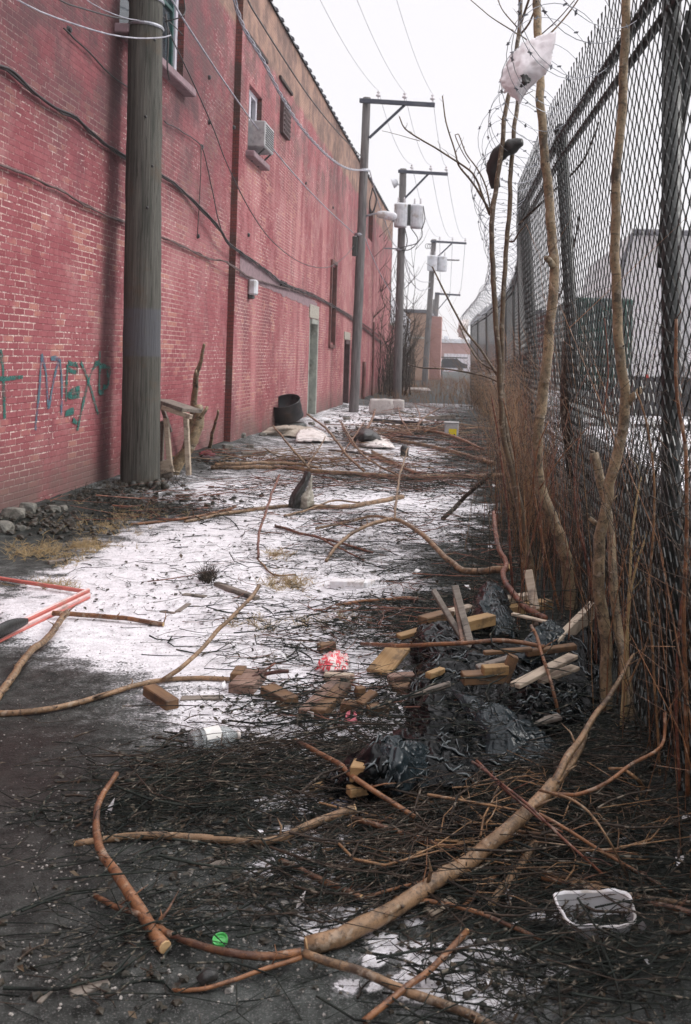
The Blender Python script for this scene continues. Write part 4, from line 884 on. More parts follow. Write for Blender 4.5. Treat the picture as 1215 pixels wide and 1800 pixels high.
tree('pale forked sapling with a side stub standing close to the fence at right', 4.6, [(1066, 1262), (1066, 1210), (1061, 1100), (1054, 1010), (1053, 945), (1060, 910), (1074, 850), (1088, 790), (1097, 738), (1099, 693), (1091, 629), (1084, 540), (1081, 444), (1083, 358), (1090, 222), (1097, 119), (1102, 0), (1106, -80)], 22, 15,
     [([(1099, 715), (1110, 700), (1127, 684)], 16, 12, 4.65, 4.6), ([(1067, 888), (1056, 845), (1046, 796)], 18, 17, 4.7, 4.75), ([(1060, 925), (1046, 918), (1036, 910)], 10, 8, 4.7, 4.7)], M['bark_tan'])
tree('smooth leaning trunk just behind the forked sapling', 4.9, [(1106, 1290), (1102, 1222), (1095, 1165), (1088, 1115), (1080, 1040), (1073, 972), (1066, 890)], 20, 14, [], M['bark_tan'])
tree('thin dark twin stem sapling under the snagged bag, left stem', 7.2, [(938, 1075), (920, 955), (905, 860), (887, 770), (878, 665), (872, 560), (867, 470), (866, 376), (873, 328), (884, 245), (892, 175), (905, 110), (914, 50), (916, -30)], 11, 7,
     [([(912, 62), (870, 33), (828, 0)], 2.6, 1.5, 7.2, 7.4), ([(909, 48), (885, 22), (872, -6)], 2.6, 1.5, 7.2, 7.4), ([(914, 50), (924, 20), (935, -20)], 5, 4, 7.2, 7), ([(914, 60), (930, 40), (945, 8), (952, -30)], 4, 3, 7.2, 7), ([(912, 90), (950, 60), (985, 28), (1010, 0)], 2.5, 1.5, 7.2, 6.8),
      ([(862, 378), (848, 345), (830, 305), (790, 277), (738, 246), (712, 226), (702, 205)], 4.5, 2.2, 7.2, 7.4), ([(866, 383), (845, 345), (825, 315), (806, 292), (800, 268), (785, 215), (777, 170)], 4.5, 2.2, 7.2, 7.4), ([(864, 376), (855, 330), (838, 295), (820, 270), (806, 236)], 3.2, 2, 7.2, 7.4), ([(806, 236), (800, 238), (812, 266), (826, 288)], 2, 1.6, 7.4, 7.4), ([(738, 246), (705, 238), (672, 232)], 1.2, .8, 7.3, 7.4),
      ([(876, 662), (845, 612), (815, 575), (785, 520), (760, 469)], 5, 2.8, 7.2, 7.6), ([(874, 655), (845, 637), (826, 610), (808, 572)], 4, 3, 7.2, 7.6), ([(888, 676), (850, 662), (790, 650), (740, 645), (717, 639)], 3.8, 2.3, 7.2, 7.6), ([(845, 637), (850, 630), (848, 620)], 1.8, 1.2, 7.4, 7.5)], M['bark_olive'], node=.12)
tree('thin dark twin stem sapling under the snagged bag, right stem', 7.3, [(948, 1078), (925, 955), (908, 860), (892, 765), (881, 665), (884, 560), (889, 470), (896, 376), (899, 290), (907, 205), (909, 170), (905, 110)], 10, 7,
     [([(895, 425), (905, 425), (914, 410), (928, 393)], 4, 2.5, 7.2, 7.0), ([(908, 175), (920, 168), (936, 160)], 2, 1.2, 7.2, 7.1)], M['bark_olive'], node=.12)
tree('short broken branch stump propped beside the old wooden bench', 13.4, [(300, 838), (312, 812), (330, 790), (345, 762), (352, 735), (349, 716)], 22, 16, [([(352, 735), (360, 722), (364, 715)], 7, 5, 13.3, 13.3)], M['bark_tan'], 'stump', 'tree_stump')
tree('tall thin snapped sapling rising above the old wooden bench', 13.6, [(318, 812), (335, 752), (342, 700), (345, 660), (352, 640), (359, 606)], 15, 5, [([(345, 660), (344, 650)], 5, 4, 13.6, 13.6)], M['bark_tan'], 'sapling', 'snapped_sapling')
tree('slim brown stick leaning at the foot of the wall pilaster', 15.5, [(366, 795), (372, 770), (378, 745), (384, 722)], 7, 4, [], M['bark_tan'], 'stick', 'dead_stick')
# ---------------------------------------------------------------- individual shoots along the fence
rs = random.Random(5)
def shoot(x, y, h, bend, r, mat, seed, nb=3):
    pts = [Vector((x, y, -.02))]; a = rs.uniform(0, 6.28); dx, dy = math.cos(a) * bend, math.sin(a) * bend
    for i in range(1, 6):
        t = i / 5; pts.append(Vector((x + dx * t * t * h + .03 * nz(i, seed), y + dy * t * t * h + .03 * nz(i, seed + 3), h * t)))
    mb = MB(); n = 5 if y < 8 else 4
    c = limb(mb, pts, r, r * .3, seed=seed, node=.15, n=n, jit=.006, step=.14 if y < 8 else .3, spurs=False)
    for b in range(nb):
        i = rs.randint(len(c) // 4, len(c) - 2); p = c[i]; an = rs.uniform(0, 6.28); L = rs.uniform(.15, .5) * h * .5; q = p + Vector((math.cos(an) * L * .6, math.sin(an) * L * .6, L)); md = p.lerp(q, .5) + Vector((math.cos(an), math.sin(an), 0)) * L * .12
        mb.tube([p, md, q], [r * .5, r * .38, r * .15], 4)
    return mb
mats = ['bark_orange', 'bark_red', 'twig_tan', 'bark_dark', 'bark_red']
cnt = 0
for i in range(90):                                            # close ones each stand alone
    y = 4.6 + 9.5 * (i / 120) ** 1.25 + rs.uniform(-.1, .1); x = fx(y, 0) - rs.uniform(.0, .42) * (1 if y > 5.2 else .45); r = rs.uniform(.0018, .004) * (1 + y * .03)
    if y > 5.5 and rs.random() < .15: x = fx(y, 0) - rs.uniform(.3, .6)
    h = rs.uniform(.7, 2.1) if y > 5 else rs.uniform(.8, 2.0)
    mt = mats[i % 5]; mb = shoot(x, y, h, rs.uniform(.05, .32), r, M[mt], i * 3.3, rs.randint(1, 5))
    o = mb.build('brush_stem', M[mt], None, True, origin=(x, y, 0)); tag(o, 'thin bare reddish brown stem in the brush at the foot of the fence', 'stem', 'bare stems growing along the fence')
def brush(n, reg, label, hh, rr, mat, name='brush_thicket', seed=1):
    global rs
    rs = random.Random(seed); mb = MB()
    for i in range(n):
        x, y = reg(); h = rs.uniform(*hh); r = rs.uniform(*rr) * (1 + y * .035); a = rs.uniform(0, 6.28); b = rs.uniform(.05, .5) * h; z0 = hz(x, y) - .01
        top = Vector((x + math.cos(a) * b, y + math.sin(a) * b, z0 + h)); p0 = Vector((x, y, z0)); md = p0.lerp(top, .5) - Vector((math.cos(a), math.sin(a), 0)) * b * .2
        mb.tube([p0, p0.lerp(md, .5) + Vector((.01, 0, .02)), md, top], [r, r * .85, r * .7, r * .25], 3, cap=False)
        for k in range(3):
            t = rs.uniform(.35, .95); p = md.lerp(top, (t - .35) / .6) if t > .5 else p0.lerp(md, t * 1.6); a2 = rs.uniform(0, 6.28); L = h * rs.uniform(.12, .32)
            mb.tube([p, p + Vector((math.cos(a2) * L * .7, math.sin(a2) * L * .7, L * rs.uniform(.1, .8)))], [r * .55, r * .2], 3, cap=False)
    return tag(mb.build(name, mat, None, True), label, 'brush', kind='stuff')
brush(620, lambda: ((lambda y: (fx(y, 0) - abs(rs.gauss(0, .26)) + .05, y))(8.5 + 32 * rs.random() ** 1.5)), 'dense tan brown brush hugging the fence foot', (.4, 1.9), (.0014, .0028), M['twig_tan'], seed=2)
brush(520, lambda: ((lambda y: (fx(y, 0) - abs(rs.gauss(0, .3)) + .1, y))(6 + 30 * rs.random() ** 1.4)), 'dark brown brush tangled through the fence foot', (.3, 1.5), (.0016, .0035), M['bark_dark'], seed=3)
brush(700, lambda: (rs.uniform(-3.9, 0.4), 34 + 45 * rs.random() ** 1.2), 'pale tan weeds filling the far end of the alley', (.15, .6), (.002, .0045), M['twig_tan'], seed=4)
brush(260, lambda: (rs.uniform(-4.6, 0.3), 42 + 40 * rs.random()), 'dull brown weeds at the far end of the alley', (.2, .65), (.0025, .004), M['bark_red'], seed=14)
brush(260, lambda: (rs.uniform(.95, 1.9), rs.uniform(2.8, 6.5)), 'tall dark stalks behind the near fence mesh', (.9, 1.95), (.002, .0045), M['bark_dark'], seed=51)
brush(420, lambda: (rs.uniform(.85, 1.32), rs.uniform(3, 10)), 'dark weed tangle behind the fence mesh', (.4, 1.35), (.002, .004), M['bark_dark'], seed=5)
brush(150, lambda: ((lambda y: (fx(y, 0) + rs.uniform(-.1, .3), y))(rs.uniform(2.6, 5.6))), 'wet olive and brown stalks pressed against the near fence', (.5, 1.9), (.0014, .003), M['bark_dark'], seed=6)
brush(210, lambda: ((lambda y: (fx(y, 0) - abs(rs.gauss(0, .2)) + .02, y))(6.6 + 9 * rs.random() ** 1.2)), 'tangle of fine orange tan stems round the saplings', (.6, 2.3), (.0012, .0026), M['bark_orange'], seed=61)
brush(22, lambda: ((lambda y: (fx(y, 0) + rs.uniform(-.18, .1), y))(rs.uniform(2.6, 4.6))), 'orange brown stalks pressed against the near fence', (.7, 2.2), (.0018, .0034), M['bark_orange'], seed=7)
brush(260, lambda: (rs.uniform(-4.35, -3.3), rs.uniform(44, 58)), 'dark leafless vine mass climbing the third pole and shed', (1.2, 4.2), (.004, .009), M['bark_dark'], seed=8)
vt = MB(); rs = random.Random(21)
for k in range(16):                                              # vines on the far poles and the shed
    b = Vector((b3.x + rs.uniform(-1.6, .3), b3.y + rs.uniform(-.2, 6), 0)); h = rs.uniform(3, 7.5); pts = [b + Vector((.35 * nz(k, i * .6), .3 * nz(k + 9, i * .6), h * i / 8)) for i in range(9)]
    vt.tube(pts, [.028 * (1 - i / 11) for i in range(9)], 4)
    for j in range(9):
        p = pts[rs.randint(3, 8)]; a = rs.uniform(0, 6.28); vt.tube([p, p + Vector((math.cos(a) * .5, math.sin(a) * .4, .5)), p + Vector((math.cos(a) * .8, math.sin(a) * .6, 1.1))], [.014, .01, .005], 3)
tag(vt.build('vine_tangle', M['bark_dark'], None, True), 'bare climbing vines round the third pole and the shed', 'vines', kind='stuff')
# traced near stems at the right edge
for i, (L, Y, wa, wb, mt, lb) in enumerate([
    ([(1160, 1395), (1152, 1200), (1140, 1050), (1150, 900), (1150, 820), (1132, 730), (1118, 690)], 3.9, 5, 3, 'twig_tan', 'tan stem curving past the near fence post'),
    ([(1210, 1400), (1205, 1200), (1202, 1060), (1208, 930), (1204, 800), (1192, 700), (1188, 560)], 3.6, 8, 6, 'bark_orange', 'orange brown stem at the right edge, thickest one there'),
    ([(1195, 1390), (1188, 1200), (1198, 1080), (1212, 980), (1230, 900)], 3.7, 6, 4, 'bark_red', 'red brown stem leaning out at the right edge'),
    ([(1098, 1320), (1102, 1150), (1108, 1000), (1116, 900), (1126, 840)], 4.5, 6, 3, 'straw', 'greenish yellow stalk in front of the near post'),
    ([(1088, 1330), (1095, 1220), (1105, 1070), (1120, 990), (1140, 930)], 4.4, 5, 3, 'straw', 'paler yellow stalk leaning right of the forked sapling'),
    ([(985, 1080), (965, 1000), (945, 905), (938, 850), (945, 790), (965, 740)], 6.2, 5, 2.5, 'bark_orange', 'orange shoot bowing in front of the thick sapling'),
    ([(1046, 1075), (1030, 980), (1012, 900), (1010, 830), (1018, 770)], 5.9, 5, 3, 'bark_red', 'straight red brown shoot between the two saplings'),
    ([(924, 1100), (917, 1000), (914, 900), (905, 800), (885, 700)], 6.6, 5, 2.5, 'bark_orange', 'orange shoot just right of the twin stems'),
    ([(1100, 1215), (1115, 1180), (1140, 1120), (1160, 1040), (1172, 980)], 4.3, 4, 2, 'twig_tan', 'arched pale twig crossing the mesh at right'),
    ([(905, 1080), (898, 990), (893, 900), (880, 800), (866, 700)], 7.0, 5, 3, 'bark_red', 'red brown shoot left of the twin stems'),
    ([(1060, 730), (1070, 660), (1065, 600), (1062, 560)], 4.9, 3, 2, 'bark_red', 'fine red twig beside the forked sapling'),
    ([(948, 860), (990, 800), (1040, 745), (1090, 700)], 6.2, 3, 1.5, 'bark_orange', 'fine orange twig crossing the thick sapling upward')]):
    b = P(L[0][0], L[0][1], Y); mb = MB(); limb(mb, [P(x, y, Y) for x, y in L], wa * Y / F / 2, wb * Y / F / 2, seed=i * 7, node=.1, n=7, jit=.004)
    tag(mb.build('bare_stem', M[mt], None, True), lb, 'stem')
mb = MB(); limb(mb, ppx([(912, 395), (985, 325), (1020, 290), (1040, 250), (1052, 215)], 8.5, 7.5), .012, .007, 3, n=6); limb(mb, ppx([(960, 590), (1000, 470), (1018, 380)], 9, 8), .012, .006, 5, n=6)
tag(mb.build('dead_vine', M['bark_dark'], None, True), 'dark vine climbing diagonally behind the fence mesh', 'vine')
# ---------------------------------------------------------------- fallen branches, traced on the ground: (label, [(px, py, height)], width px start/end, material)
def fallen(lb, L, w0, w1, mat, node=.14, cut=0, forks=(), name='fallen_branch'):
    pts = []; 
    Y0 = G(L[0][0], L[0][1]).y; Y1 = G(L[-1][0], L[-1][1]).y
    for i, p in enumerate(L):
        t = i / (len(L) - 1); z = p[2] if len(p) > 2 else 0; z = z * (.75 if z < .13 else 1); w_ = w0 + (w1 - w0) * t
        q = G(p[0], p[1], z); r = w_ * q.y / F / 2; q = G(p[0], p[1], max(z, hz(q.x, q.y) + r * .8)); pts.append(q)
    r0, r1 = w0 * pts[0].y / F / 2, w1 * pts[-1].y / F / 2
    t = empty(name, tuple(pts[0]), lb, 'branch') if (forks or cut) else None
    mb = MB(); sd_ = L[0][0] * .013 + L[0][1] * .07
    c = limb(mb, pts, r0, r1, seed=sd_, node=node, n=10 if r0 > .012 else 7, jit=.005)
    o = mb.build('stem' if t else name, M[mat], t, True)
    if not t: tag(o, lb, 'branch'); return o
    for k, (fl, a, b) in enumerate(forks):
        mb = MB(); fp = []
        for i, p in enumerate(fl):
            z = p[2] if len(p) > 2 else .01; fp.append(G(p[0], p[1], z))
        limb(mb, fp, a * fp[0].y / F / 2, b * fp[-1].y / F / 2, seed=sd_ + k, node=node * .7, n=6, jit=.004); mb.build('side_branch', M[mat], t, True)
    if cut:
        for e, nb, r in ((0, 1, r0), (-1, -2, r1)):
            if cut & (1 if e == 0 else 2):
                d = (c[e] - c[nb]).normalized(); mb = MB(); mb.tube([c[e] - d * .002, c[e] + d * .004], [r * .98, r * .86], 10); mb.build('cut_end', M['cut'], t)
    return t
fallen('longest thick orange brown branch sweeping from the fence to the bottom middle', [(540, 1664, .03), (620, 1637, .05), (700, 1592, .07), (770, 1548, .09), (835, 1505, .11), (890, 1460, .14), (945, 1412, .16), (975, 1375, .20)], 33, 23, 'bark_tan', .17, 1,
       forks=[([(972, 1380, .19), (992, 1340, .23), (1020, 1300, .26), (1045, 1260, .29), (1070, 1225, .32), (1095, 1185, .36), (1115, 1150, .38)], 15, 6), ([(978, 1378, .19), (1008, 1340, .2), (1030, 1290, .22)], 15, 9), ([(700, 1594, .06), (675, 1608, .06)], 12, 8)])
fallen('curved orange branch standing on its cut end at lower left', [(292, 1668, .03), (262, 1625, .04), (238, 1590, .06), (208, 1545, .07), (182, 1500, .08), (170, 1450, .09), (176, 1405, .1), (205, 1362, .11)], 24, 9, 'bark_orange', .16, 1)
fallen('long bowed orange stem running from lower left to the bottom middle', [(168, 1574, .03), (205, 1592, .05), (245, 1603, .06), (290, 1638, .05), (350, 1664, .04), (430, 1680, .04), (490, 1681, .04), (532, 1673, .05)], 9, 15, 'bark_orange', .2)
fallen('short orange branch pointing left below the bright green cap', [(532, 1684, .04), (480, 1700, .03), (420, 1722, .02), (360, 1738, .02), (300, 1741, .01)], 9, 7, 'bark_orange')
fallen('thick tan stem running off the bottom edge right of middle', [(535, 1676, .05), (580, 1694, .04), (650, 1716, .04), (740, 1752, .04), (830, 1786, .04), (930, 1830, .04)], 15, 17, 'bark_tan', .2)
fallen('nearly straight tan branch lying across the lower left middle', [(135, 1482), (180, 1474, .02), (240, 1469, .03), (310, 1470, .03), (400, 1476, .03), (470, 1477, .03), (515, 1465, .04), (565, 1443, .06), (624, 1423, .09)], 12, 16, 'bark_tan', .16, 3)
fallen('straight reddish branch right of the split end under the black bag', [(620, 1437, .07), (680, 1455, .07), (750, 1478, .06), (822, 1500, .05)], 10, 9, 'bark_orange', .13, 1)
fallen('short orange broken branch pointing down right in the lower middle', [(494, 1513, .03), (540, 1533, .04), (590, 1556, .04), (634, 1578, .03)], 12, 11, 'bark_orange', .1, 3)
fallen('thin orange shoot rising right from the short broken branch', [(636, 1580, .02), (700, 1563, .04), (780, 1538, .07), (850, 1500, .10), (890, 1478, .1)], 6, 4, 'bark_orange')
fallen('straight orange branch leaning over the small black bag opening', [(521, 1302, .06), (575, 1332, .12), (630, 1368, .15), (690, 1410, .12), (728, 1436, .08)], 9, 9, 'bark_orange', .12, 1)
fallen('reddish branch crossing under the thick branch toward the white tray', [(690, 1576, .05), (760, 1583, .06), (830, 1598, .05), (900, 1628, .04), (952, 1650, .03)], 9, 7, 'bark_orange')
fallen('short thick cut stick below the sweeping branch', [(940, 1482, .06), (912, 1525, .05), (885, 1560, .04), (864, 1592, .03)], 15, 15, 'bark_tan', .1, 3)
fallen('thin stick just left of the short thick cut stick', [(893, 1512, .04), (870, 1542, .03), (838, 1572, .03), (815, 1592, .02)], 8, 7, 'bark_orange')
fallen('brown stick rising from the bottom edge past snow patches', [(640, 1796, .02), (700, 1752, .04), (760, 1702, .05), (800, 1660, .06), (822, 1636, .06)], 13, 11, 'bark_orange', .1, 2)
fallen('upper of two parallel tan rods running off the right edge', [(930, 1527, .05), (1000, 1545, .05), (1080, 1568, .05), (1150, 1580, .05), (1235, 1590, .05)], 8, 10, 'bark_tan', .12)
fallen('lower of two parallel orange rods running off the right edge', [(955, 1545, .04), (1030, 1562, .04), (1110, 1582, .04), (1170, 1596, .04), (1235, 1612, .04)], 10, 12, 'bark_orange', .12)
fallen('thin tan shoot arching down right of the sweeping branch', [(950, 1388, .22), (1000, 1402, .26), (1040, 1432, .25), (1070, 1475, .2), (1095, 1520, .12), (1107, 1545, .06)], 5, 3, 'bark_tan')
fallen('thin dark red pair of shoots crossing the sweeping branch', [(828, 1340, .14), (880, 1378, .18), (940, 1428, .22), (1010, 1490, .15), (1067, 1545, .05)], 5, 4, 'bark_red', .1, 0, forks=[([(836, 1338, .12), (890, 1392, .17), (950, 1440, .2), (990, 1462, .18)], 5, 3)])
fallen('slim straight branch descending right toward the tray corner', [(948, 1430, .20), (1000, 1458, .16), (1080, 1508, .11), (1180, 1570, .06)], 6, 6, 'bark_orange')
fallen('thin bent branch arching right from the sweeping branch to the fence', [(960, 1392, .18), (1010, 1396, .2), (1065, 1376, .24), (1110, 1346, .26), (1150, 1325, .28), (1168, 1300, .3), (1170, 1250, .4)], 7, 6, 'bark_orange')
fallen('pale crooked root beside the fence foot at right', [(1070, 1350, .16), (1095, 1350, .17), (1112, 1362, .16), (1130, 1382, .12), (1118, 1405, .08), (1124, 1432, .04)], 5, 8, 'twig_tan')
fallen('long tan branch entering from the left edge above the puddle', [(-12, 1254, .02), (60, 1250, .03), (130, 1236, .03), (200, 1216, .03), (290, 1194, .03), (345, 1193, .02), (425, 1198, .02)], 11, 8, 'bark_tan', .16, 0,
       forks=[([(286, 1195, .03), (330, 1165, .09), (370, 1122, .15), (385, 1104, .19), (415, 1078, .24), (440, 1050, .28), (456, 1030, .31)], 9, 7)])
fallen('thick curved tan branch rising from the left edge to the red frame', [(-10, 1232, .02), (18, 1195, .03), (50, 1150, .05), (85, 1120, .06), (102, 1095, .08), (118, 1078, .09)], 14, 11, 'bark_tan', .14, 2)
fallen('short reddish branch lying on the snow right of the red frame', [(92, 1078, .06), (130, 1079, .05), (180, 1082, .04), (240, 1090, .03), (287, 1096, .02)], 9, 8, 'bark_orange', .12, 3)
fallen('small red forked twig beside the leftmost wood blocks', [(412, 1188, .03), (440, 1188, .05), (480, 1180, .08), (507, 1178, .1)], 7, 7, 'bark_red', .08, 0, forks=[([(444, 1190, .05), (465, 1178, .07), (484, 1164, .1)], 6, 4)])
fallen('smooth arched tan branch ending on the big black bag', [(573, 986, .02), (600, 952, .08), (640, 926, .14), (692, 913, .18), (740, 938, .15), (785, 982, .12), (815, 1003, .1), (850, 1003, .12), (897, 998, .14)], 6, 13, 'bark_tan', .15, 2,
       forks=[([(694, 913, .18), (698, 870, .30), (703, 835, .36), (717, 788, .48)], 5, 3), ([(692, 913, .18), (655, 908, .14), (615, 916, .08), (555, 930, .02)], 5, 4)])
fallen('glossy red brown stem hooking down behind the big black bag', [(868, 900, .45), (872, 940, .38), (878, 968, .32), (890, 992, .26), (884, 1010, .24), (900, 1040, .22), (928, 1070, .2), (958, 1088, .18)], 7, 12, 'bark_red', .14)
fallen('long thin branch lying under the torn upright bag', [(325, 917), (400, 903, .02), (500, 889, .03), (600, 892, .03), (655, 883, .03), (707, 872, .04)], 6, 9, 'bark_tan', .14)
fallen('thin twig parallel and just below the torn upright bag', [(500, 907), (535, 898, .03), (590, 880, .05), (640, 885, .05)], 5, 3, 'bark_tan')
fallen('long pale log spanning the middle of the alley', [(372, 822, .05), (420, 822, .06), (500, 822, .07), (560, 829, .06), (640, 834, .05), (700, 838, .05), (760, 838, .05), (830, 838, .05), (900, 835, .05)], 7, 10, 'bark_tan', .3, 1,
       forks=[([(378, 817, .12), (430, 815, .14), (500, 814, .13), (560, 822, .09)], 7, 5), ([(545, 824, .1), (515, 790, .35), (480, 748, .6)], 5, 3), ([(640, 828, .08), (610, 800, .2), (575, 755, .4), (540, 728, .5)], 5, 3.5), ([(540, 818, .1), (560, 790, .2), (572, 768, .3)], 3.5, 2), ([(700, 836, .1), (660, 815, .15), (630, 790, .2), (600, 742, .3)], 4, 2.5)])
fallen('pale branch behind the long log at its right end', [(640, 760, .05), (700, 775, .06), (760, 785, .06), (830, 803, .06), (870, 815, .06)], 5, 8, 'bark_tan', .3)
fallen('bare orange branch with upright forks in the middle distance', [(650, 800, .03), (690, 815, .05), (740, 835, .05)], 6, 5, 'bark_orange', .2, 0, forks=[([(655, 800, .05), (630, 790, .1), (616, 775, .15), (596, 738, .35)], 3, 2), ([(600, 800, .05), (618, 775, .2), (640, 742, .3)], 3, 2)])
fallen('pale stick angled over snow left of the dark clump', [(655, 795, .06), (690, 812, .05), (735, 832, .03)], 6, 5, 'bark_tan', .3)
fallen('dark pole leaning from the ground up to the fence brush', [(778, 912, .02), (812, 880, .18), (845, 848, .4), (872, 822, .55)], 8, 7, 'bark_dark')
fallen('knotty dark red shoot drooping before the torn bag', [(492, 835, .35), (478, 868, .28), (466, 905, .2), (455, 940, .12), (455, 978, .04)], 4, 4.5, 'bark_red', .06)
fallen('dark forked twig on snow right of the drooping shoot', [(485, 925), (540, 940, .02), (600, 955, .03), (655, 972, .02)], 5, 4, 'bark_red', .12, 0, forks=[([(560, 945, .02), (600, 965, .03), (640, 985, .01)], 4, 3)])
fallen('short orange stick on the snow above the wood blocks', [(592, 1064), (640, 1057, .02), (700, 1051, .03), (735, 1052, .04)], 5, 7, 'bark_orange', .1)
fallen('orange brown rod resting across the black bag', [(636, 1132, .08), (700, 1134, .16), (780, 1133, .22), (850, 1127, .26), (905, 1130, .26), (957, 1140, .24)], 7, 8, 'bark_orange', .18)
fallen('thin orange rod slanting down the right side of the bag pile', [(934, 1100, .34), (945, 1125, .32), (958, 1165, .28), (972, 1215, .2), (984, 1260, .12)], 6, 6, 'bark_orange', .14)
fallen('thin branch along the snow left of the long log', [(230, 922), (290, 915, .02), (360, 905, .03), (415, 892, .04)], 5, 5, 'bark_orange', .2)
fallen('pale flat stick on snow left of the white foam block', [(520, 1010, .01), (480, 1010, .01), (452, 980, .01)], 3, 3, 'twig_tan')
fallen('far orange branch clump beside the yellow labelled box', [(690, 760, .05), (735, 756, .1), (790, 765, .15), (850, 790, .1)], 6, 5, 'bark_orange', .3, 0, forks=[([(722, 762, .1), (705, 735, .3), (700, 715, .5)], 3, 2), ([(728, 758, .1), (745, 735, .3), (770, 718, .45)], 3, 2), ([(735, 758, .1), (738, 730, .3), (730, 712, .5)], 2.5, 2), ([(720, 762, .1), (690, 750, .3), (668, 742, .35)], 2.5, 2), ([(745, 760, .1), (775, 748, .25), (800, 742, .3)], 2.5, 2)])
fallen('snapped stub sticking up from the far branch heap', [(640, 762, .05), (655, 735, .3), (660, 720, .4)], 5, 3, 'bark_orange')
# ---------------------------------------------------------------- wood blocks and boards
def block(lb, a, b, wpx, h, mat='lumber', z=0.0, z2=None, name='wood_block', cat='wood block', thick=None, roll=0):
    A_, B_ = G(a[0], a[1], z), G(b[0], b[1], z if z2 is None else z2); d = B_ - A_; L = d.length; wd = wpx * ((A_.y + B_.y) / 2) / F
    x = d.normalized(); y = Vector((-x.y, x.x, 0)).normalized(); zz = x.cross(y); R = Matrix((x, y, zz)).transposed() @ Matrix.Rotation(roll, 3, 'X')
    c = (A_ + B_) / 2 + Vector((0, 0, h / 2 + (hz(A_.x, A_.y) if z == 0 else 0) - .004)); me_ = MB(); me_.box((0, 0, 0), (L, wd, h), None, b=.004)
    me2 = bpy.data.meshes.new(name); me2.from_pydata([v for v in me_.v], [], me_.f); me2.materials.append(M[mat]); o = bpy.data.objects.new(name, me2); COL.objects.link(o)
    o.matrix_world = Matrix.Translation(c) @ R.to_4x4(); return tag(o, lb, cat)
block('pinkish pale topped wood block, leftmost of the row', (423, 1222), (448, 1194), 44, .055, 'lumber_red')
block('small wood block end showing behind the pale topped block', (414, 1205), (424, 1190), 20, .06, 'lumber')
block('brown wood block pointing down right beside the pale topped block', (470, 1222), (512, 1246), 30, .055)
block('lone orange brown wood block on asphalt above the clear bottle', (262, 1222), (303, 1250), 24, .05)
block('long narrow wood offcut lying toward the red wrapper', (533, 1262), (590, 1206), 20, .045, 'lumber_red')
block('wood offcut with a small white sticker on its end', (558, 1264), (606, 1214), 26, .05)
p = G(546, 1256, .03); mb = MB(); mb.box((p.x, p.y - .006, .034), (.036, .003, .022), Matrix.Rotation(-.4, 3, 'Z'), b=.001); st_ = mb.build('end_sticker', M['label_white'], None); tag(st_, 'tiny white printed sticker on the end of a wood offcut', 'sticker')
mb = MB()
for i in range(4): mb.box((p.x - .011 + i * .007, p.y - .0085, .034), (.004, .001, .011), Matrix.Rotation(-.4, 3, 'Z'), b=.0002)
mb.build('print', M['ink'], st_)
block('thin snow topped offcut just below the red wrapper', (570, 1194), (622, 1197), 16, .04, 'lumber_pale')
block('small block half buried above the red wrapper', (560, 1146), (588, 1142), 18, .05)
block('low brown block left of the pink ring', (600, 1250), (640, 1252), 24, .055)
block('small upright cube block behind the low brown block', (625, 1236), (640, 1234), 16, .08)
block('tilted thin board leaning on the low brown block', (632, 1240), (658, 1218), 20, .02, 'lumber', .04, .08)
block('dark rough block right of the pink ring', (645, 1258), (682, 1254), 24, .05)
block('orange plywood offcut leaning toward the black bag', (664, 1185), (702, 1140), 46, .022, 'lumber_hi', .015, .09, 'plywood_board', 'board')
block('reddish block in front of the plywood offcut', (682, 1200), (728, 1197), 22, .045, 'lumber_red', .02)
block('dark block under the reddish one at the bag edge', (690, 1218), (738, 1215), 26, .04, 'lumber')
block('large bright block in the mouth of the lower black bag', (618, 1366), (678, 1370), 36, .06, 'lumber_hi', .125)
block('small block below the bright one in the lower black bag', (612, 1398), (652, 1390), 24, .035, 'lumber_hi', .08)
block('little orange offcut left of the lower black bag', (548, 1396), (572, 1388), 18, .03, 'lumber_hi')
block('small reddish twig offcut on the dark litter left of the lower bag', (460, 1374), (482, 1354), 9, .02, 'lumber')
block('pale board near the top of the big pile beside the upright stake', (872, 1062), (932, 1052), 20, .04, 'lumber_pale', .16)
block('second pale beam crossing the top of the big pile', (885, 1082), (965, 1068), 22, .06, 'lumber_hi', .10)
block('square ended brown beam poking from the black bag', (812, 1108), (864, 1096), 24, .06, 'lumber_hi', .21)
block('pale slat poking left of the square ended beam', (765, 1085), (830, 1070), 20, .03, 'lumber_pale', .10)
block('brown beam left of the upper black bag', (742, 1098), (790, 1085), 24, .05, 'lumber', .13)
block('grey board end pushed under the long pale plank', (838, 1176), (900, 1158), 18, .02, 'lumber_grey', .22, .26, 'wood_board', 'board')
block('thin dark plank crossing behind the orange rod on the pile', (850, 1150), (935, 1143), 12, .02, 'lumber', .25, .26, 'wood_board', 'board')
block('broken orange board lying at the upper left of the pile', (700, 1122), (760, 1105), 20, .025, 'lumber_hi', .05, .08, 'wood_board', 'board')
block('narrow pale lath pointing at the fence from the pile top', (900, 1080), (975, 1098), 10, .015, 'lumber_pale', .24, .22, 'thin_lath', 'lath')
block('blackened board lying flat in front of the crumpled bag', (890, 1285), (985, 1262), 18, .02, 'lumber_grey', .08, .11, 'wood_board', 'board')
block('small wedge of orange wood by the left fold of the bag', (752, 1192), (778, 1182), 14, .03, 'lumber_hi', .18)
block('charred flat board in the far heap left of the yellow label', (700, 768), (760, 774), 10, .04, 'rust', .10, .12, 'wood_board', 'board')
block('dark flat sheet edge on the far heap behind the log', (580, 792), (650, 800), 8, .03, 'rust', .04, .06, 'wood_board', 'board')
block('dark timber in the far heap below the cushions', (655, 742), (740, 748), 9, .1, 'rust', .04, .08, 'timber', 'timber')
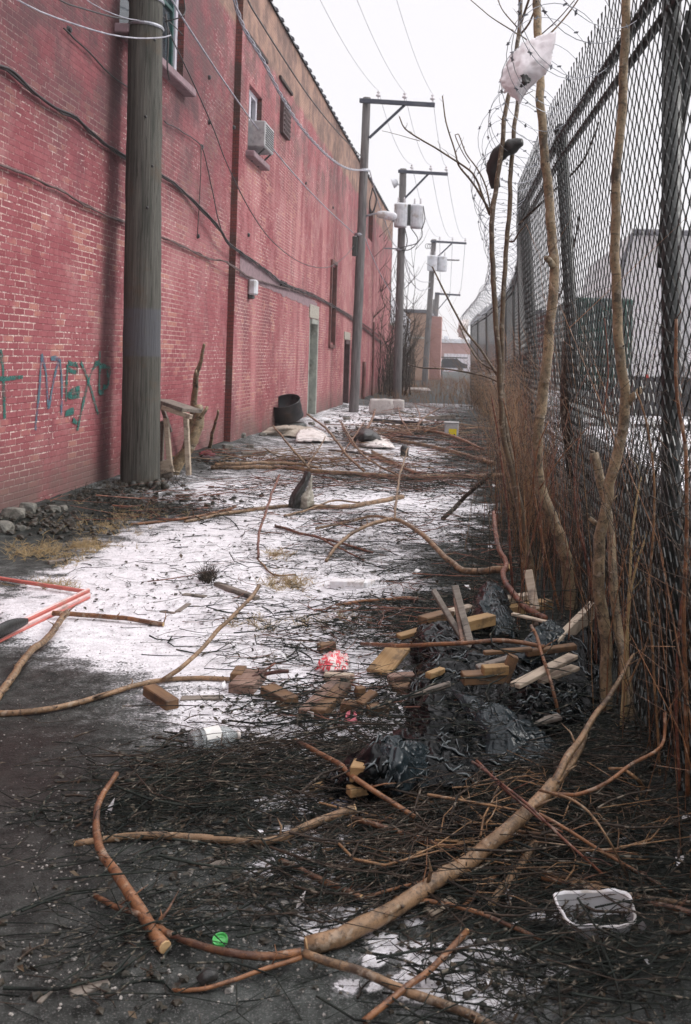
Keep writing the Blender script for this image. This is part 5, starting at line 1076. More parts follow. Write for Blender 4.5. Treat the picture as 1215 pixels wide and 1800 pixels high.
block('short dark timber end right of the far cushions', (748, 738), (800, 735), 8, .1, 'lumber_grey', .04, .1, 'timber', 'timber')
block('low grey plank on the far snow near the wall', (425, 800), (470, 798), 6, .04, 'lumber_grey', 0, None, 'wood_board', 'board')
block('white edged board leaning against the fence side of the pile', (975, 1152), (1042, 1082), 14, .09, 'lumber_pale', .12, .22, 'wood_board', 'board')
block('long pale plank lying over the crumpled bag', (905, 1208), (1008, 1155), 22, .022, 'lumber_pale', .22, .26, 'wood_board', 'board')
block('short pale plank beside the long plank', (945, 1200), (1012, 1175), 22, .02, 'lumber_pale', .19, .2, 'wood_board', 'board')
block('rusty flat plank under the white edged board', (925, 1152), (1012, 1140), 16, .03, 'lumber', .20, .22, 'wood_board', 'board')
block('short brown block in the hollow of the black bag, larger', (812, 1200), (885, 1196), 28, .05, 'lumber', .20)
block('small bright ended block in the hollow of the black bag', (848, 1186), (892, 1183), 20, .045, 'lumber_hi', .24)
block('triangular looking brown offcut standing in the bag hollow', (885, 1205), (903, 1160), 14, .05, 'lumber', .18, .3)
block('dark grey slat lying over the left fold of the black bag', (720, 1226), (792, 1204), 12, .02, 'lumber_grey', .18, .24, 'grey_lath', 'lath')
block('flat grey board on asphalt above the clear bottle', (318, 1232), (392, 1230), 20, .012, 'lumber_grey', 0, None, 'wood_board', 'board')
block('grey weathered board end on the snow in the middle left', (380, 1030), (452, 1056), 12, .03, 'lumber_grey', 0, None, 'wood_board', 'board')
block('small mossy scrap of board left of the weathered board', (322, 1046), (362, 1050), 12, .015, 'lumber_grey', 0, None, 'wood_scrap', 'wood scrap')
block('short scrap of wood on snow, upper one of two', (282, 1075), (308, 1078), 7, .012, 'lumber_grey', 0, None, 'wood_scrap', 'wood scrap')
block('short angled scrap of wood right of its pair', (312, 1076), (332, 1062), 10, .012, 'lumber_grey', 0, None, 'wood_scrap', 'wood scrap')
block('flat mossy shingle at the bottom left corner', (125, 1752), (190, 1728), 26, .012, 'lumber_grey', 0, None, 'shingle', 'shingle')
block('narrow grey splinter left of the mossy shingle', (68, 1765), (98, 1735), 10, .010, 'lumber_grey', 0, None, 'wood_scrap', 'wood scrap')
block('dark flat slab on asphalt above the cap, lower middle left', (350, 1528), (405, 1518), 14, .012, 'lumber_grey', 0, None, 'wood_scrap', 'wood scrap')
block('dark wood scrap on snow near the wall at far left', (85, 992), (118, 988), 9, .03, 'lumber_grey', 0, None, 'wood_scrap', 'wood scrap')
def stake(lb, a, b, Ya, Yb, wd, th, mat):
    A_, B_ = P(a[0], a[1], Ya), P(b[0], b[1], Yb); d = (B_ - A_); z = d.normalized(); x = Vector((1, 0, 0)); x = (x - z * x.dot(z)).normalized(); y = z.cross(x); R = Matrix((x, y, z)).transposed()
    m_ = MB(); m_.box((0, 0, 0), (wd, th, d.length)); me2 = bpy.data.meshes.new('stake'); me2.from_pydata(m_.v, [], m_.f); me2.materials.append(M[mat]); o = bpy.data.objects.new('wood_stake', me2); COL.objects.link(o); o.matrix_world = Matrix.Translation((A_ + B_) / 2) @ R.to_4x4(); return tag(o, lb, 'stake')
stake('dark split stake leaning left out of the black bag', (838, 1165), (762, 1038), 5.2, 5.6, .03, .03, 'lumber_grey')
stake('wider grey brown stake standing just right of the dark split stake', (832, 1150), (800, 1030), 5.2, 5.5, .04, .02, 'lumber_grey')
stake('narrow reddish stake between the two leaning stakes', (815, 1140), (800, 1052), 5.22, 5.5, .022, .015, 'lumber_red')
stake('pale upright board standing at the top of the pile', (941, 1072), (928, 1002), 5.9, 6.0, .055, .02, 'lumber_pale')
stake('slim pale board upright at the lower end of the upright board', (942, 1100), (938, 1066), 5.85, 5.9, .03, .02, 'lumber_red')
# ---------------------------------------------------------------- sheets: bags, carpets, scraps
def sheet(name, rows, mat, lb, cat, sub=7, amp=.02, fq=9, th=.0, seed=0, parent=None, ground=True, Ys=None):
    facet = name in ('bin_bag', 'plastic_sheet')
    if facet: sub = int(sub * 2.2); amp *= .45
    R = [[(P(p[0], p[1], p[2]) if Ys else G(p[0], p[1], p[2])) for p in r] for r in rows]
    L0 = [crom_n(r, sub) for r in R]; cols = list(zip(*L0)); L1 = [crom_n(list(c), sub) for c in cols]; nu, nv = len(L1), len(L1[0]); g = [[L1[i][j] for j in range(nv)] for i in range(nu)]
    vs = []
    for i in range(nu):
        for j in range(nv):
            a = g[min(i + 1, nu - 1)][j] - g[max(i - 1, 0)][j]; b = g[i][min(j + 1, nv - 1)] - g[i][max(j - 1, 0)]; n = a.cross(b); n = n.normalized() if n.length > 1e-9 else Vector((0, 0, 1))
            p = g[i][j] + (Vector((nz(i * 1.7, j * 2.3, seed), nz(i * 2.1, j * 1.3, seed + 4), nz(i * 1.1, j * 1.9, seed + 8))) * (.002 if facet else .003 + .010 * (i in (0, nu - 1) or j in (0, nv - 1)))); q = p * fq + Vector((seed, seed * 2, 0)); s = 0
            for o_, w_ in ((1, 1.0), (2.3, .45), (4.9, .22)): s += w_ * (1 - 2.6 * abs(mn.noise(q * o_ + Vector((2.0 * mn.noise(q * .7), 0, 0)))))
            if facet:
                uu, vv = i / nu * 9 + seed, j / nv * 9; f1 = uu + .6 * vv + 2.2 * nz(uu * .35, vv * .35, seed); f2 = vv * .9 - .5 * uu + 2.2 * nz(uu * .4, vv * .4, seed + 7)
                q5 = p * 5 + Vector((seed, 1.3 * nz(p.x * 6, p.y * 6, seed), 1.3 * nz(p.x * 6, p.y * 6, seed + 4)))
                s = s * .25 + 3.2 * (1 - min(1, abs(mn.noise(q5)) * 2.2)) ** 5 + 1.8 * (1 - min(1, abs(mn.noise(q5 * 2.3)) * 2.2)) ** 5 + .7 * (abs(math.sin(f1 * 1.4)) ** .6) - .8
            ed = 1
            if facet and 0 < i < nu - 1 and 0 < j < nv - 1: p = p + Vector((0, -.3, 1)) * (.020 * nz(p.x * 8, p.y * 8, seed) + .013 * nz(p.x * 17, p.y * 17, seed + 3))
            vs.append(p + n * amp * s * ed)
    fs = [(i * nv + j, (i + 1) * nv + j, (i + 1) * nv + j + 1, i * nv + j + 1) for i in range(nu - 1) for j in range(nv - 1)]
    mb = MB(); mb.add(vs, fs)
    if facet:                                                    # turned over film edges in a paler colour, painting highlights along folds
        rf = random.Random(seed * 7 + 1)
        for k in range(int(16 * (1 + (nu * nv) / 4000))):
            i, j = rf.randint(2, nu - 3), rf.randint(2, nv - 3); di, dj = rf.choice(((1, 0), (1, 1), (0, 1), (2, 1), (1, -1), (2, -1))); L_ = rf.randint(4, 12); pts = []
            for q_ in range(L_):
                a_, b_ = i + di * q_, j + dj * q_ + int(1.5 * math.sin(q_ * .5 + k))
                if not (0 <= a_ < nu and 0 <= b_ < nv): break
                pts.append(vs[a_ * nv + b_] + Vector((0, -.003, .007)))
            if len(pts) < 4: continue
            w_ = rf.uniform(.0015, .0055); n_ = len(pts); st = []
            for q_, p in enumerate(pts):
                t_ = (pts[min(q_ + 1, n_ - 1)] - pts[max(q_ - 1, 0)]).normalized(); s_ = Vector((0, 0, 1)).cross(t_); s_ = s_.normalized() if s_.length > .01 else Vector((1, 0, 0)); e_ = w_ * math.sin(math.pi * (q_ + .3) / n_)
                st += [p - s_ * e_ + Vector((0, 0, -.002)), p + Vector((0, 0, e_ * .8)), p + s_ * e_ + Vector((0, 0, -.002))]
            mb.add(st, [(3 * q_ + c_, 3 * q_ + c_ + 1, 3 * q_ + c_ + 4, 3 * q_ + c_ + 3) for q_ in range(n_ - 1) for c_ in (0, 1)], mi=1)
        mat = [mat, M['bag_highlight']]
    o = mb.build(name, mat, parent, True)
    md = o.modifiers.new('thickness', 'SOLIDIFY'); md.thickness = th or .0015
    return tag(o, lb, cat) if not parent else o
def crom_n(pts, n):
    pts = list(pts); e = [pts[0] * 2 - pts[1]] + pts + [pts[-1] * 2 - pts[-2]]; out = []
    for i in range(1, len(e) - 2):
        for j in range(n):
            t = j / n; p0, p1, p2, p3 = e[i - 1], e[i], e[i + 1], e[i + 2]; out.append(.5 * ((2 * p1) + (p2 - p0) * t + (2 * p0 - 5 * p1 + 4 * p2 - p3) * t * t + (3 * p1 - p0 - 3 * p2 + p3) * t ** 3))
    out.append(pts[-1]); return out
B, GR = M['bag_black'], M['bag_grey']
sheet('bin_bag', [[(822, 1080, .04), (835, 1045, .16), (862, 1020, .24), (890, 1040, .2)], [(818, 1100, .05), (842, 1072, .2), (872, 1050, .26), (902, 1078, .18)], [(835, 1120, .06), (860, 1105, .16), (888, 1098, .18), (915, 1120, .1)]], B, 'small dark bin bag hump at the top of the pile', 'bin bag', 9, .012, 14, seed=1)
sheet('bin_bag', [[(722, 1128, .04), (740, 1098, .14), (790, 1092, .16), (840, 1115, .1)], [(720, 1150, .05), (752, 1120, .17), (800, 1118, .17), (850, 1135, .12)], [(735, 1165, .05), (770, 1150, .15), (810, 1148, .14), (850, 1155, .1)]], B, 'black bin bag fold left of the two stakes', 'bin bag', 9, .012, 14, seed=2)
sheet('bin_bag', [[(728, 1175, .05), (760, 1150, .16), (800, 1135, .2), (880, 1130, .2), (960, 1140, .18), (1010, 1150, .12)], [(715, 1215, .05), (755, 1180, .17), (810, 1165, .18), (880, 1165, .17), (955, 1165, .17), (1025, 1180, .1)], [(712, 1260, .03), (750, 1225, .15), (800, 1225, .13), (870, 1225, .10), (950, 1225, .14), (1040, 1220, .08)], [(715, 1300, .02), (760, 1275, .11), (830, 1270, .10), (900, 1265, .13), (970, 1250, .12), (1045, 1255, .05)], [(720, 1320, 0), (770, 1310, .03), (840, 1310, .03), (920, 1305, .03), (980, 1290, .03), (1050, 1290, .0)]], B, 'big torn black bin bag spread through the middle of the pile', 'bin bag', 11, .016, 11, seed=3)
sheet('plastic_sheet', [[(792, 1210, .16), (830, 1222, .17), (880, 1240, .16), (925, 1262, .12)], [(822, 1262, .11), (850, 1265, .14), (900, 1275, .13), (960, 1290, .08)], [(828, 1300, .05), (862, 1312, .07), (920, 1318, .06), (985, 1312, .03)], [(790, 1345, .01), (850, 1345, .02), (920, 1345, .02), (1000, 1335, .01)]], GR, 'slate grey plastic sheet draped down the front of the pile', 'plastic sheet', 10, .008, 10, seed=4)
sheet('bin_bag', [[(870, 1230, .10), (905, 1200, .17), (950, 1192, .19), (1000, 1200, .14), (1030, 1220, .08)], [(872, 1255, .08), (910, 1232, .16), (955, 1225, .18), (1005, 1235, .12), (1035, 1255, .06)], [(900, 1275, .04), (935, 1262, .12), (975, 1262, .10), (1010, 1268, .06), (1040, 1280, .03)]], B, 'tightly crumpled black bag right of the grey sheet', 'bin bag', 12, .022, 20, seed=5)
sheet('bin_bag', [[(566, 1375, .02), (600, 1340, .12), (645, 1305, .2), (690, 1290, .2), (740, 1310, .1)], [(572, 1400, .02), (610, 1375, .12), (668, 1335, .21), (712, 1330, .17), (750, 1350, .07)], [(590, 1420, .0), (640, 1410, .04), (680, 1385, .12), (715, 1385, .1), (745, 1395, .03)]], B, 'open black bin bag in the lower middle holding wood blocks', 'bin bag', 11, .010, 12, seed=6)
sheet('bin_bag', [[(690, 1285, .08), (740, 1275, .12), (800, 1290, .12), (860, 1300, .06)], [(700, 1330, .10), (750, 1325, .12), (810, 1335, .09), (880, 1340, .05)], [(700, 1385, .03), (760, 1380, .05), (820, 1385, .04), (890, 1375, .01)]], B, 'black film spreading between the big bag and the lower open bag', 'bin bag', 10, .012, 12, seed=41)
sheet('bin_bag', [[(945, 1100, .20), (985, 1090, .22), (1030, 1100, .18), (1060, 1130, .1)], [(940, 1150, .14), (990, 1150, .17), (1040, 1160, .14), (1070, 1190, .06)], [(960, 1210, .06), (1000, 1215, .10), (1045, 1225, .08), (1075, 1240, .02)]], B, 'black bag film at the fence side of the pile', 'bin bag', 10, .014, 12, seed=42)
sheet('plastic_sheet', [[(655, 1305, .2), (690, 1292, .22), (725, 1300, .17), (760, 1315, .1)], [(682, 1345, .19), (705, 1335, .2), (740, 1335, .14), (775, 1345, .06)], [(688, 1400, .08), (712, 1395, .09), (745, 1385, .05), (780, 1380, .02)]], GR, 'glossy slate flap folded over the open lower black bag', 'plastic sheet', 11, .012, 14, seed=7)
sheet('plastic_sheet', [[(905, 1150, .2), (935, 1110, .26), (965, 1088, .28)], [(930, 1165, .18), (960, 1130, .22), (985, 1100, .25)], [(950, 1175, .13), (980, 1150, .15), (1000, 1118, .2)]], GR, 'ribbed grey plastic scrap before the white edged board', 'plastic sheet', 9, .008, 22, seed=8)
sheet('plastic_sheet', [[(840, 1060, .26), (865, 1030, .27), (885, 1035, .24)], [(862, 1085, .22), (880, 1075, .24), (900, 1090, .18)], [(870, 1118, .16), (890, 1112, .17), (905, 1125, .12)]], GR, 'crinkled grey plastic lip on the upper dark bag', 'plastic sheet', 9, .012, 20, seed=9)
sheet('carrier_bag', [[(890, 108, 6.3), (912, 80, 6.2), (945, 62, 6.1), (978, 54, 6.0)], [(881, 132, 6.25), (912, 116, 6.0), (940, 106, 5.95), (972, 92, 5.95)], [(882, 154, 6.2), (905, 150, 6.0), (930, 140, 6.0), (960, 128, 5.95)], [(899, 170, 6.2), (908, 178, 6.1), (915, 182, 6.1), (921, 168, 6.1)]], M['bag_white'], 'white plastic bag snagged high in the razor wire', 'plastic bag', 10, .009, 13, seed=10, Ys=1)
sheet('rag', [[(914, 132, 5.9), (924, 130, 5.9), (934, 138, 5.9)], [(917, 142, 5.9), (925, 143, 5.88), (932, 145, 5.9)], [(913, 153, 5.9), (920, 154, 5.9), (926, 150, 5.9)]], M['rubber'], 'tiny black scrap caught below the white bag', 'rag', 5, .006, 30, seed=11, Ys=1)
mb = MB(); c, fr = crom(along([(918, 250), (903, 256), (886, 264), (873, 278), (867, 300), (871, 330)], 7.0, 7.2), .03)
for i, p in enumerate(c): p += Vector((.01 * nz(i * .5, 2), .02 * nz(i * .5, 4), .01 * nz(i * .6, 5)))
mb.tube(c, [(.040 + .022 * math.sin(f * math.pi) + .014 * nz(f * 17, 3)) * (1 if f > .04 else .7) for f in fr], 12, sq=.7); tag(mb.build('rag', M['rubber'], None, True), 'drooping black rag hooked over the razor wire', 'rag')
sheet('carrier_bag', [[(806, 566, 30), (815, 560, 30), (826, 562, 30)], [(803, 580, 30), (812, 578, 29.8), (824, 576, 30)], [(806, 592, 30), (814, 598, 30), (822, 590, 30)]], M['cloth_white'], 'far pale bag hung at the end of the fence top', 'plastic bag', 6, .05, 3, seed=12, Ys=1)
sheet('carpet', [[(452, 768, .03), (485, 766, .04), (530, 768, .03), (578, 774, .02)], [(462, 760, .12), (495, 757, .15), (535, 758, .10), (575, 768, .03)], [(470, 754, .16), (502, 750, .22), (528, 752, .14), (560, 760, .06)], [(478, 752, .06), (505, 748, .08), (530, 748, .05), (550, 752, .02)]], M['carpet'], 'curled grey beige carpet heaped before the rusty drum', 'carpet', 8, .02, 3, .02, seed=13)
sheet('snowy_tarp', [[(520, 776, .04), (560, 775, .06), (590, 776, .02)], [(522, 764, .14), (550, 762, .14), (580, 770, .04)], [(528, 756, .12), (548, 754, .10), (568, 760, .02)]], M['cloth_white'], 'white snow covered flap right of the curled carpet', 'tarp', 8, .015, 4, .02, seed=14)
sheet('snowy_tarp', [[(625, 782, .03), (660, 785, .05), (695, 788, .02)], [(632, 768, .15), (662, 772, .13), (690, 782, .05)], [(640, 760, .10), (660, 762, .08), (680, 770, .03)]], M['cloth_white'], 'white flap of board or tarp on the rubbish heap, farther right', 'tarp', 8, .02, 4, .03, seed=15)
sheet('tar_paper', [[(620, 778, .03), (640, 776, .10), (665, 780, .03)], [(624, 766, .18), (645, 762, .26), (668, 772, .12)], [(630, 760, .12), (648, 755, .15), (665, 764, .05)]], M['rubber'], 'black folded tar paper left of the farther white flap', 'tar paper', 8, .03, 5, .01, seed=16)
# torn upright bag
Yt = G(525, 893).y
tbg = empty('torn_bag', tuple(G(525, 893)), 'torn black bag standing upright with a pale shiny lining', 'torn bag')
sheet('shell', [[(506, 890, Yt), (512, 868, Yt), (528, 846, Yt + .05), (536, 829, Yt + .1)], [(516, 894, Yt - .14), (520, 872, Yt - .14), (535, 850, Yt - .06), (543, 829, Yt)], [(530, 893, Yt - .05), (530, 876, Yt - .03), (540, 856, Yt + .04), (548, 832, Yt + .06)]], M['rubber'], None, None, 8, .006, 14, .006, seed=17, parent=tbg, Ys=1)
sheet('lining', [[(527, 893, Yt - .09), (528, 876, Yt - .08), (538, 860, Yt - .03), (547, 838, Yt)], [(540, 894, Yt - .14), (541, 876, Yt - .13), (545, 864, Yt - .06), (549, 838, Yt)], [(552, 888, Yt - .02), (552, 872, Yt), (550, 858, Yt + .02), (550, 836, Yt + .03)]], M['cream'], None, None, 8, .012, 20, .003, seed=18, parent=tbg, Ys=1)
# wrapper, ring, foam, tray, bottle, caps
sheet('wrapper', [[(556, 1178, .01), (580, 1180, .03), (612, 1178, .01)], [(562, 1163, .05), (585, 1160, .07), (612, 1162, .03)], [(572, 1150, .05), (592, 1146, .08), (608, 1152, .04)]], M['wrapper'], 'crumpled red and white snack wrapper among the blocks', 'wrapper', 8, .008, 30, seed=19)
p = G(617, 1272, .0); mb = MB(); vs = []; n = 26
for i in range(n):
    a = math.pi * 1.75 * i / (n - 1) + 1.9; r = .026
    for k, (ro, zo) in enumerate(((r, .035), (r * 1.15, -.002), (r * .78, .03 + .006))): vs.append((p.x + ro * math.cos(a), p.y + ro * math.sin(a) * .9, .006 + zo * (1.0 + .35 * math.sin(a))))
mb.add(vs, [(i * 3 + k, (i + 1) * 3 + k, (i + 1) * 3 + (k + 1) % 3, i * 3 + (k + 1) % 3) for i in range(n - 1) for k in range(3)]); tag(mb.build('plastic_ring', M['pink'], None, True), 'small open pink plastic ring on snow beside the blocks', 'plastic ring')
block('white foam block on the snow in the middle, larger', (582, 1030), (640, 1032), 26, .055, 'foam_white', 0, None, 'foam_block', 'foam block')
block('scrap of white foam touching the larger foam block', (636, 1032), (652, 1026), 18, .04, 'foam_white', 0, None, 'foam_block', 'foam block')
def bottle():
    a, b = G(334, 1312, .05), G(422, 1294, .05); d = (b - a); L = d.length; x = d.normalized(); y = Vector((-x.y, x.x, 0)); R = Matrix((y, x.cross(y) * -1, x)).transposed(); R = Matrix((y, x.cross(y), x)).transposed()
    a = a + Vector((0, 0, .0)); r = .054; t = empty('plastic_bottle', (a.x, a.y, 0), 'clear empty plastic bottle lying on its side on wet asphalt', 'bottle')
    prof = [(0, .012), (r * .45, .004), (r * .86, .0), (r * .98, .012), (r, .04), (r, L * .18), (r * .97, L * .2), (r, L * .22), (r, L * .62), (r * .92, L * .7), (r * .66, L * .80), (r * .36, L * .89), (r * .26, L * .93), (r * .26, L * .96)]
    mb = MB(); mb.lathe(prof, (a.x, a.y, r + .004), 28, R); o = mb.build('body', M['bottle'], t, True); md = o.modifiers.new('wall', 'SOLIDIFY'); md.thickness = .0012
    lab = MB(); n = 20; v = []
    for zz in (L * .26, L * .56):
        for j in range(n): an = .2 + 2.5 * j / (n - 1); v.append(Vector((a.x, a.y, r + .004)) + R @ Vector((math.cos(an) * (r + .0012), math.sin(an) * (r + .0012), zz)))
    lab.add(v, [(j, j + 1, n + j + 1, n + j) for j in range(n - 1)]); lab.build('label', M['label_white'], t, True)
    mb = MB(); mb.lathe([(0, L * .995), (r * .3, L * .99), (r * .33, L * .97), (r * .33, L * .93), (r * .27, L * .925)], (a.x, a.y, r + .004), 16, R); mb.build('cap', M['cap_white'], t, True)
bottle()
def cap(px, py, r, mat, lb, tilt=.2):
    p = G(px, py, .024); mb = MB(); R = Matrix.Rotation(tilt, 3, 'X'); mb.lathe([(0, .004), (r * .8, .004), (r * .84, .011), (r * .94, .012), (r, .009), (r * 1.02, 0), (r * .9, -.002), (0, -.002)], p, 26, R); mb.lathe([(r * .45, .0045), (r * .45, .0065), (r * .52, .0065), (r * .52, .0045)], p, 20, R); return tag(mb.build('bottle_cap', M[mat], None, False), lb, 'bottle cap')
cap(387, 1655, .0215, 'green_cap', 'bright green round bottle cap on the gravel', .35)
def tray():
    c = [(968, 1592), (1000, 1640), (1120, 1640), (1105, 1592)]; C4 = [G(x, y, .03) for x, y in c]
    t = empty('food_tray', tuple((C4[0] + C4[2]) / 2), 'white rimmed clear food tray lying tilted at lower right', 'food tray'); mb = MB(); N = 44; rings = []
    ctr = sum(C4, Vector()) / 4
    def pt(k, s, z):
        f = k / N * 4; i = int(f) % 4; u = f - int(f); a, b = C4[i], C4[(i + 1) % 4]; p = a.lerp(b, u); d = p - ctr; cr_ = 1 - .10 * (1 - min(u, 1 - u) * 2) ** 3
        q = ctr + d * s * cr_; q.z = z + .035 * (q.y - ctr.y) / .2 + .004 + .010 * nz(q.x * 22, q.y * 22, 3) + .004 * nz(k * .6, s * 3); return q
    for s, z in ((1.04, .054), (1.05, .060), (1.0, .064), (.965, .056), (.86, .006), (.80, .0), (.5, .0)): rings.append([pt(k, s, z) for k in range(N)])
    vs = [p for r in rings for p in r]; fs = [(i * N + j, i * N + (j + 1) % N, (i + 1) * N + (j + 1) % N, (i + 1) * N + j) for i in range(len(rings) - 1) for j in range(N)]
    k = 3 * N; m1 = MB(); m1.add(vs[:4 * N], [f for f in fs if max(f) < 4 * N]); m1.build('rim', M['foam_white'], t, True)
    m2 = MB(); m2.add(vs, [f for f in fs if min(f) >= 3 * N] + [tuple((len(rings) - 1) * N + j for j in range(N))]); m2.build('bowl', M['tray_clear'], t, True)
tray()
# drum and tyre
pd = G(504, 757); pd.x = max(pd.x, XA + .40); dr = empty('oil_drum', tuple(pd), 'rusty open topped drum cut short, tilted on a crushed lower ring', 'drum')
R = Matrix.Rotation(-.16, 3, 'Y') @ Matrix.Rotation(.42, 3, 'X'); mb = MB(); r = .335
prof = [(0, .12), (r * .97, .12), (r * .97, .50), (r * .985, .52), (r * 1.02, .52), (r * 1.02, .50), (r, .48), (r, .36), (r * 1.02, .34), (r * 1.02, .33), (r, .31), (r, .14), (r * 1.03, .12), (r * 1.03, .10), (r * .97, .09)]
mb.lathe(prof, pd + Vector((-.0, 0, .22)), 36, R); mb.build('drum_body', M['rust'], dr, True)
mb = MB(); prof = [(.30, 0), (.36, .02), (.375, .09), (.35, .16), (.30, .19), (.22, .18), (.2, .10), (.24, .03), (.30, 0)]; mb.lathe(prof, pd + Vector((.05, -.02, .0)), 28, Matrix.Rotation(-.05, 3, 'Y'))
for i in range(len(mb.v)): v = mb.v[i]; k = 1 + .1 * nz(v[0] * 5, v[1] * 5, v[2] * 6); mb.v[i] = (pd.x + (v[0] - pd.x) * k, pd.y + (v[1] - pd.y) * k, v[2])
mb.build('crushed_ring', M['metal_dark'], dr, True)
# cushions, labelled box, bench, frame
def soft(name, lb, cat, c, sz, mat, rz=0, rx=0, amp=.03, parent=None):
    n = 10; vs = []; fs = []; import itertools
    bm = __import__('bmesh').new(); __import__('bmesh').ops.create_cube(bm, size=1); __import__('bmesh').ops.subdivide_edges(bm, edges=bm.edges[:], cuts=7, use_grid_fill=True)
    for v in bm.verts:
        q = v.co * 2; l = max(abs(q.x), abs(q.y), abs(q.z)); s = q.normalized() * 1.15; k = .22; w_ = q.lerp(s * l, k); w_ += w_.normalized() * amp * 6 * nz(w_.x * 1.7, w_.y * 1.7, w_.z * 1.7 + c[0]); v.co = Vector((w_.x * sz[0] / 2, w_.y * sz[1] / 2, w_.z * sz[2] / 2))
    me = bpy.data.meshes.new(name); bm.to_mesh(me); bm.free(); me.materials.append(mat); me.polygons.foreach_set('use_smooth', [True] * len(me.polygons))
    o = bpy.data.objects.new(name, me); COL.objects.link(o); o.matrix_world = Matrix.Translation(c) @ Matrix.Rotation(rz, 4, 'Z') @ Matrix.Rotation(rx, 4, 'X'); return tag(o, lb, cat)
pc = G(670, 729); soft('seat_cushion', 'large grey beige seat cushion leaning on rubbish past the second pole', 'cushion', pc + Vector((0, 0, .24)), (.70, .2, .46), M['cushion'], .1, .15)
pc = G(690, 726); soft('seat_cushion', 'smaller grey cushion half behind the large one', 'cushion', pc + Vector((.1, .5, .2)), (.45, .22, .4), M['cushion'], -.1, .1)
pc = G(735, 690); soft('foam_slab', 'pale grey foam slab lying in weeds by the shed', 'foam slab', G(728, 690) + Vector((0, 0, .12)), (1.6, .9, .25), M['cushion'], .2, 0)
pb = G(793, 771); cb = empty('plastic_box', tuple(pb), 'grey white box with a bright yellow label', 'box'); mb = MB(); mb.box(pb + Vector((0, .1, .17)), (.31, .24, .32), b=.02); mb.box(pb + Vector((0, .1, .345)), (.33, .26, .03), b=.01); mb.build('body', M['boxgrey'], cb)
mb = MB(); mb.box(pb + Vector((.03, -.0225, .13)), (.17, .004, .17), b=.002); mb.build('label', M['yellow'], cb)
mb = MB(); mb.box(pb + Vector((.07, -.026, .08)), (.03, .003, .05), b=.001); mb.build('print', M['ink'], cb)
mb = MB(); mb.lathe([(0, .2), (.05, .19), (.075, .14), (.07, .04), (.085, 0)], G(711, 802), 12, Matrix.Rotation(.15, 3, 'X')); tag(mb.build('black_bundle', M['rubber'], None, True), 'small black bundle sitting on the litter below the box', 'bundle')
Yb_ = G(310, 842).y
bn = empty('wooden_bench', tuple(G(310, 842)), 'collapsing grey wooden bench behind the near pole', 'bench')
def plank(a, b, wd, th, mat='lumber_grey', nm='plank', ang=0):
    d = b - a; z = d.normalized(); x = Vector((0, 1, 0)); x = (x - z * x.dot(z)).normalized(); y = z.cross(x); Rm = Matrix((x, y, z)).transposed() @ Matrix.Rotation(ang, 3, 'Z'); m_ = MB(); m_.box((a + b) / 2, (wd, th, d.length), Rm); return m_.build(nm, M[mat], bn)
plank(P(284, 704, Yb_ + .1), P(338, 722, Yb_ - .1), .42, .05, nm='top_board'); plank(P(286, 716, Yb_ - .15), P(336, 733, Yb_ - .28), .07, .06, nm='apron', mat='lumber_pale')
plank(P(292, 735, Yb_ - .1), P(299, 818, Yb_ - .1), .07, .06, mat='lumber_pale', nm='leg'); plank(P(327, 728, Yb_ - .15), P(332, 835, Yb_ - .1), .07, .06, mat='lumber_pale', nm='leg'); plank(P(286, 740, Yb_), P(283, 828, Yb_ + .1), .06, .05, nm='leg')
plank(P(281, 824, Yb_ - .2), P(304, 818, Yb_ - .2), .04, .18, nm='low_board', mat='lumber_pale'); plank(P(279, 840, Yb_ - .2), P(304, 833, Yb_ - .2), .04, .08, nm='low_board'); plank(P(282, 706, Yb_ + .3), P(300, 760, Yb_ + .3), .05, .05, nm='brace')
stake('dark charred board standing left of the near pole foot', (214, 812), (214, 716), 12.6, 12.6, .14, .05, 'bark_dark')
fr_ = empty('painted_wood_frame', tuple(G(154, 1040)), 'salmon red and white painted wooden frame corner at the left edge', 'wood frame')
def rail(a, b, wd, th, mat, nm, dz=0):
    A_, B_ = G(*a, .03 + dz), G(*b, .03 + dz); d = B_ - A_; x = d.normalized(); y = Vector((-x.y, x.x, 0)).normalized(); Rm = Matrix((x, y, x.cross(y))).transposed(); m_ = MB(); m_.box((A_ + B_) / 2, (d.length, wd, th), Rm); return m_.build(nm, M[mat], fr_)
rail((-30, 1012), (152, 1040), .024, .024, 'paint_red', 'rail'); rail((156, 1036), (-40, 1128), .02, .02, 'paint_pink', 'rail', .01); rail((157, 1040), (-40, 1134), .015, .032, 'paint_red', 'rail'); rail((158, 1045), (-40, 1141), .02, .024, 'paint_pink', 'rail', -.01); rail((158, 1050), (-40, 1147), .014, .014, 'paint_red', 'rail', -.015)
mb = MB(); a, b_ = G(-15, 1118, .07), G(48, 1092, .07); c, f_ = crom([a, a.lerp(b_, .5) + Vector((0, 0, .01)), b_], .03); mb.tube(c, [.045 * (1 - .6 * f ** 3) for f in f_], 8, sq=.5); tag(mb.build('rubber_scrap', M['rubber'], None, True), 'black rubber scrap lying on the painted frame', 'rubber scrap')
mb = MB(); a = G(350, 1728, .02); mb.tube([a, a + Vector((.02, .015, .012)), a + Vector((.045, .02, .01))], [.016, .02, .014], 9); tag(mb.build('rubber_scrap', M['rubber'], None, True), 'small dark plug beside the short orange branch at the bottom', 'rubber scrap')
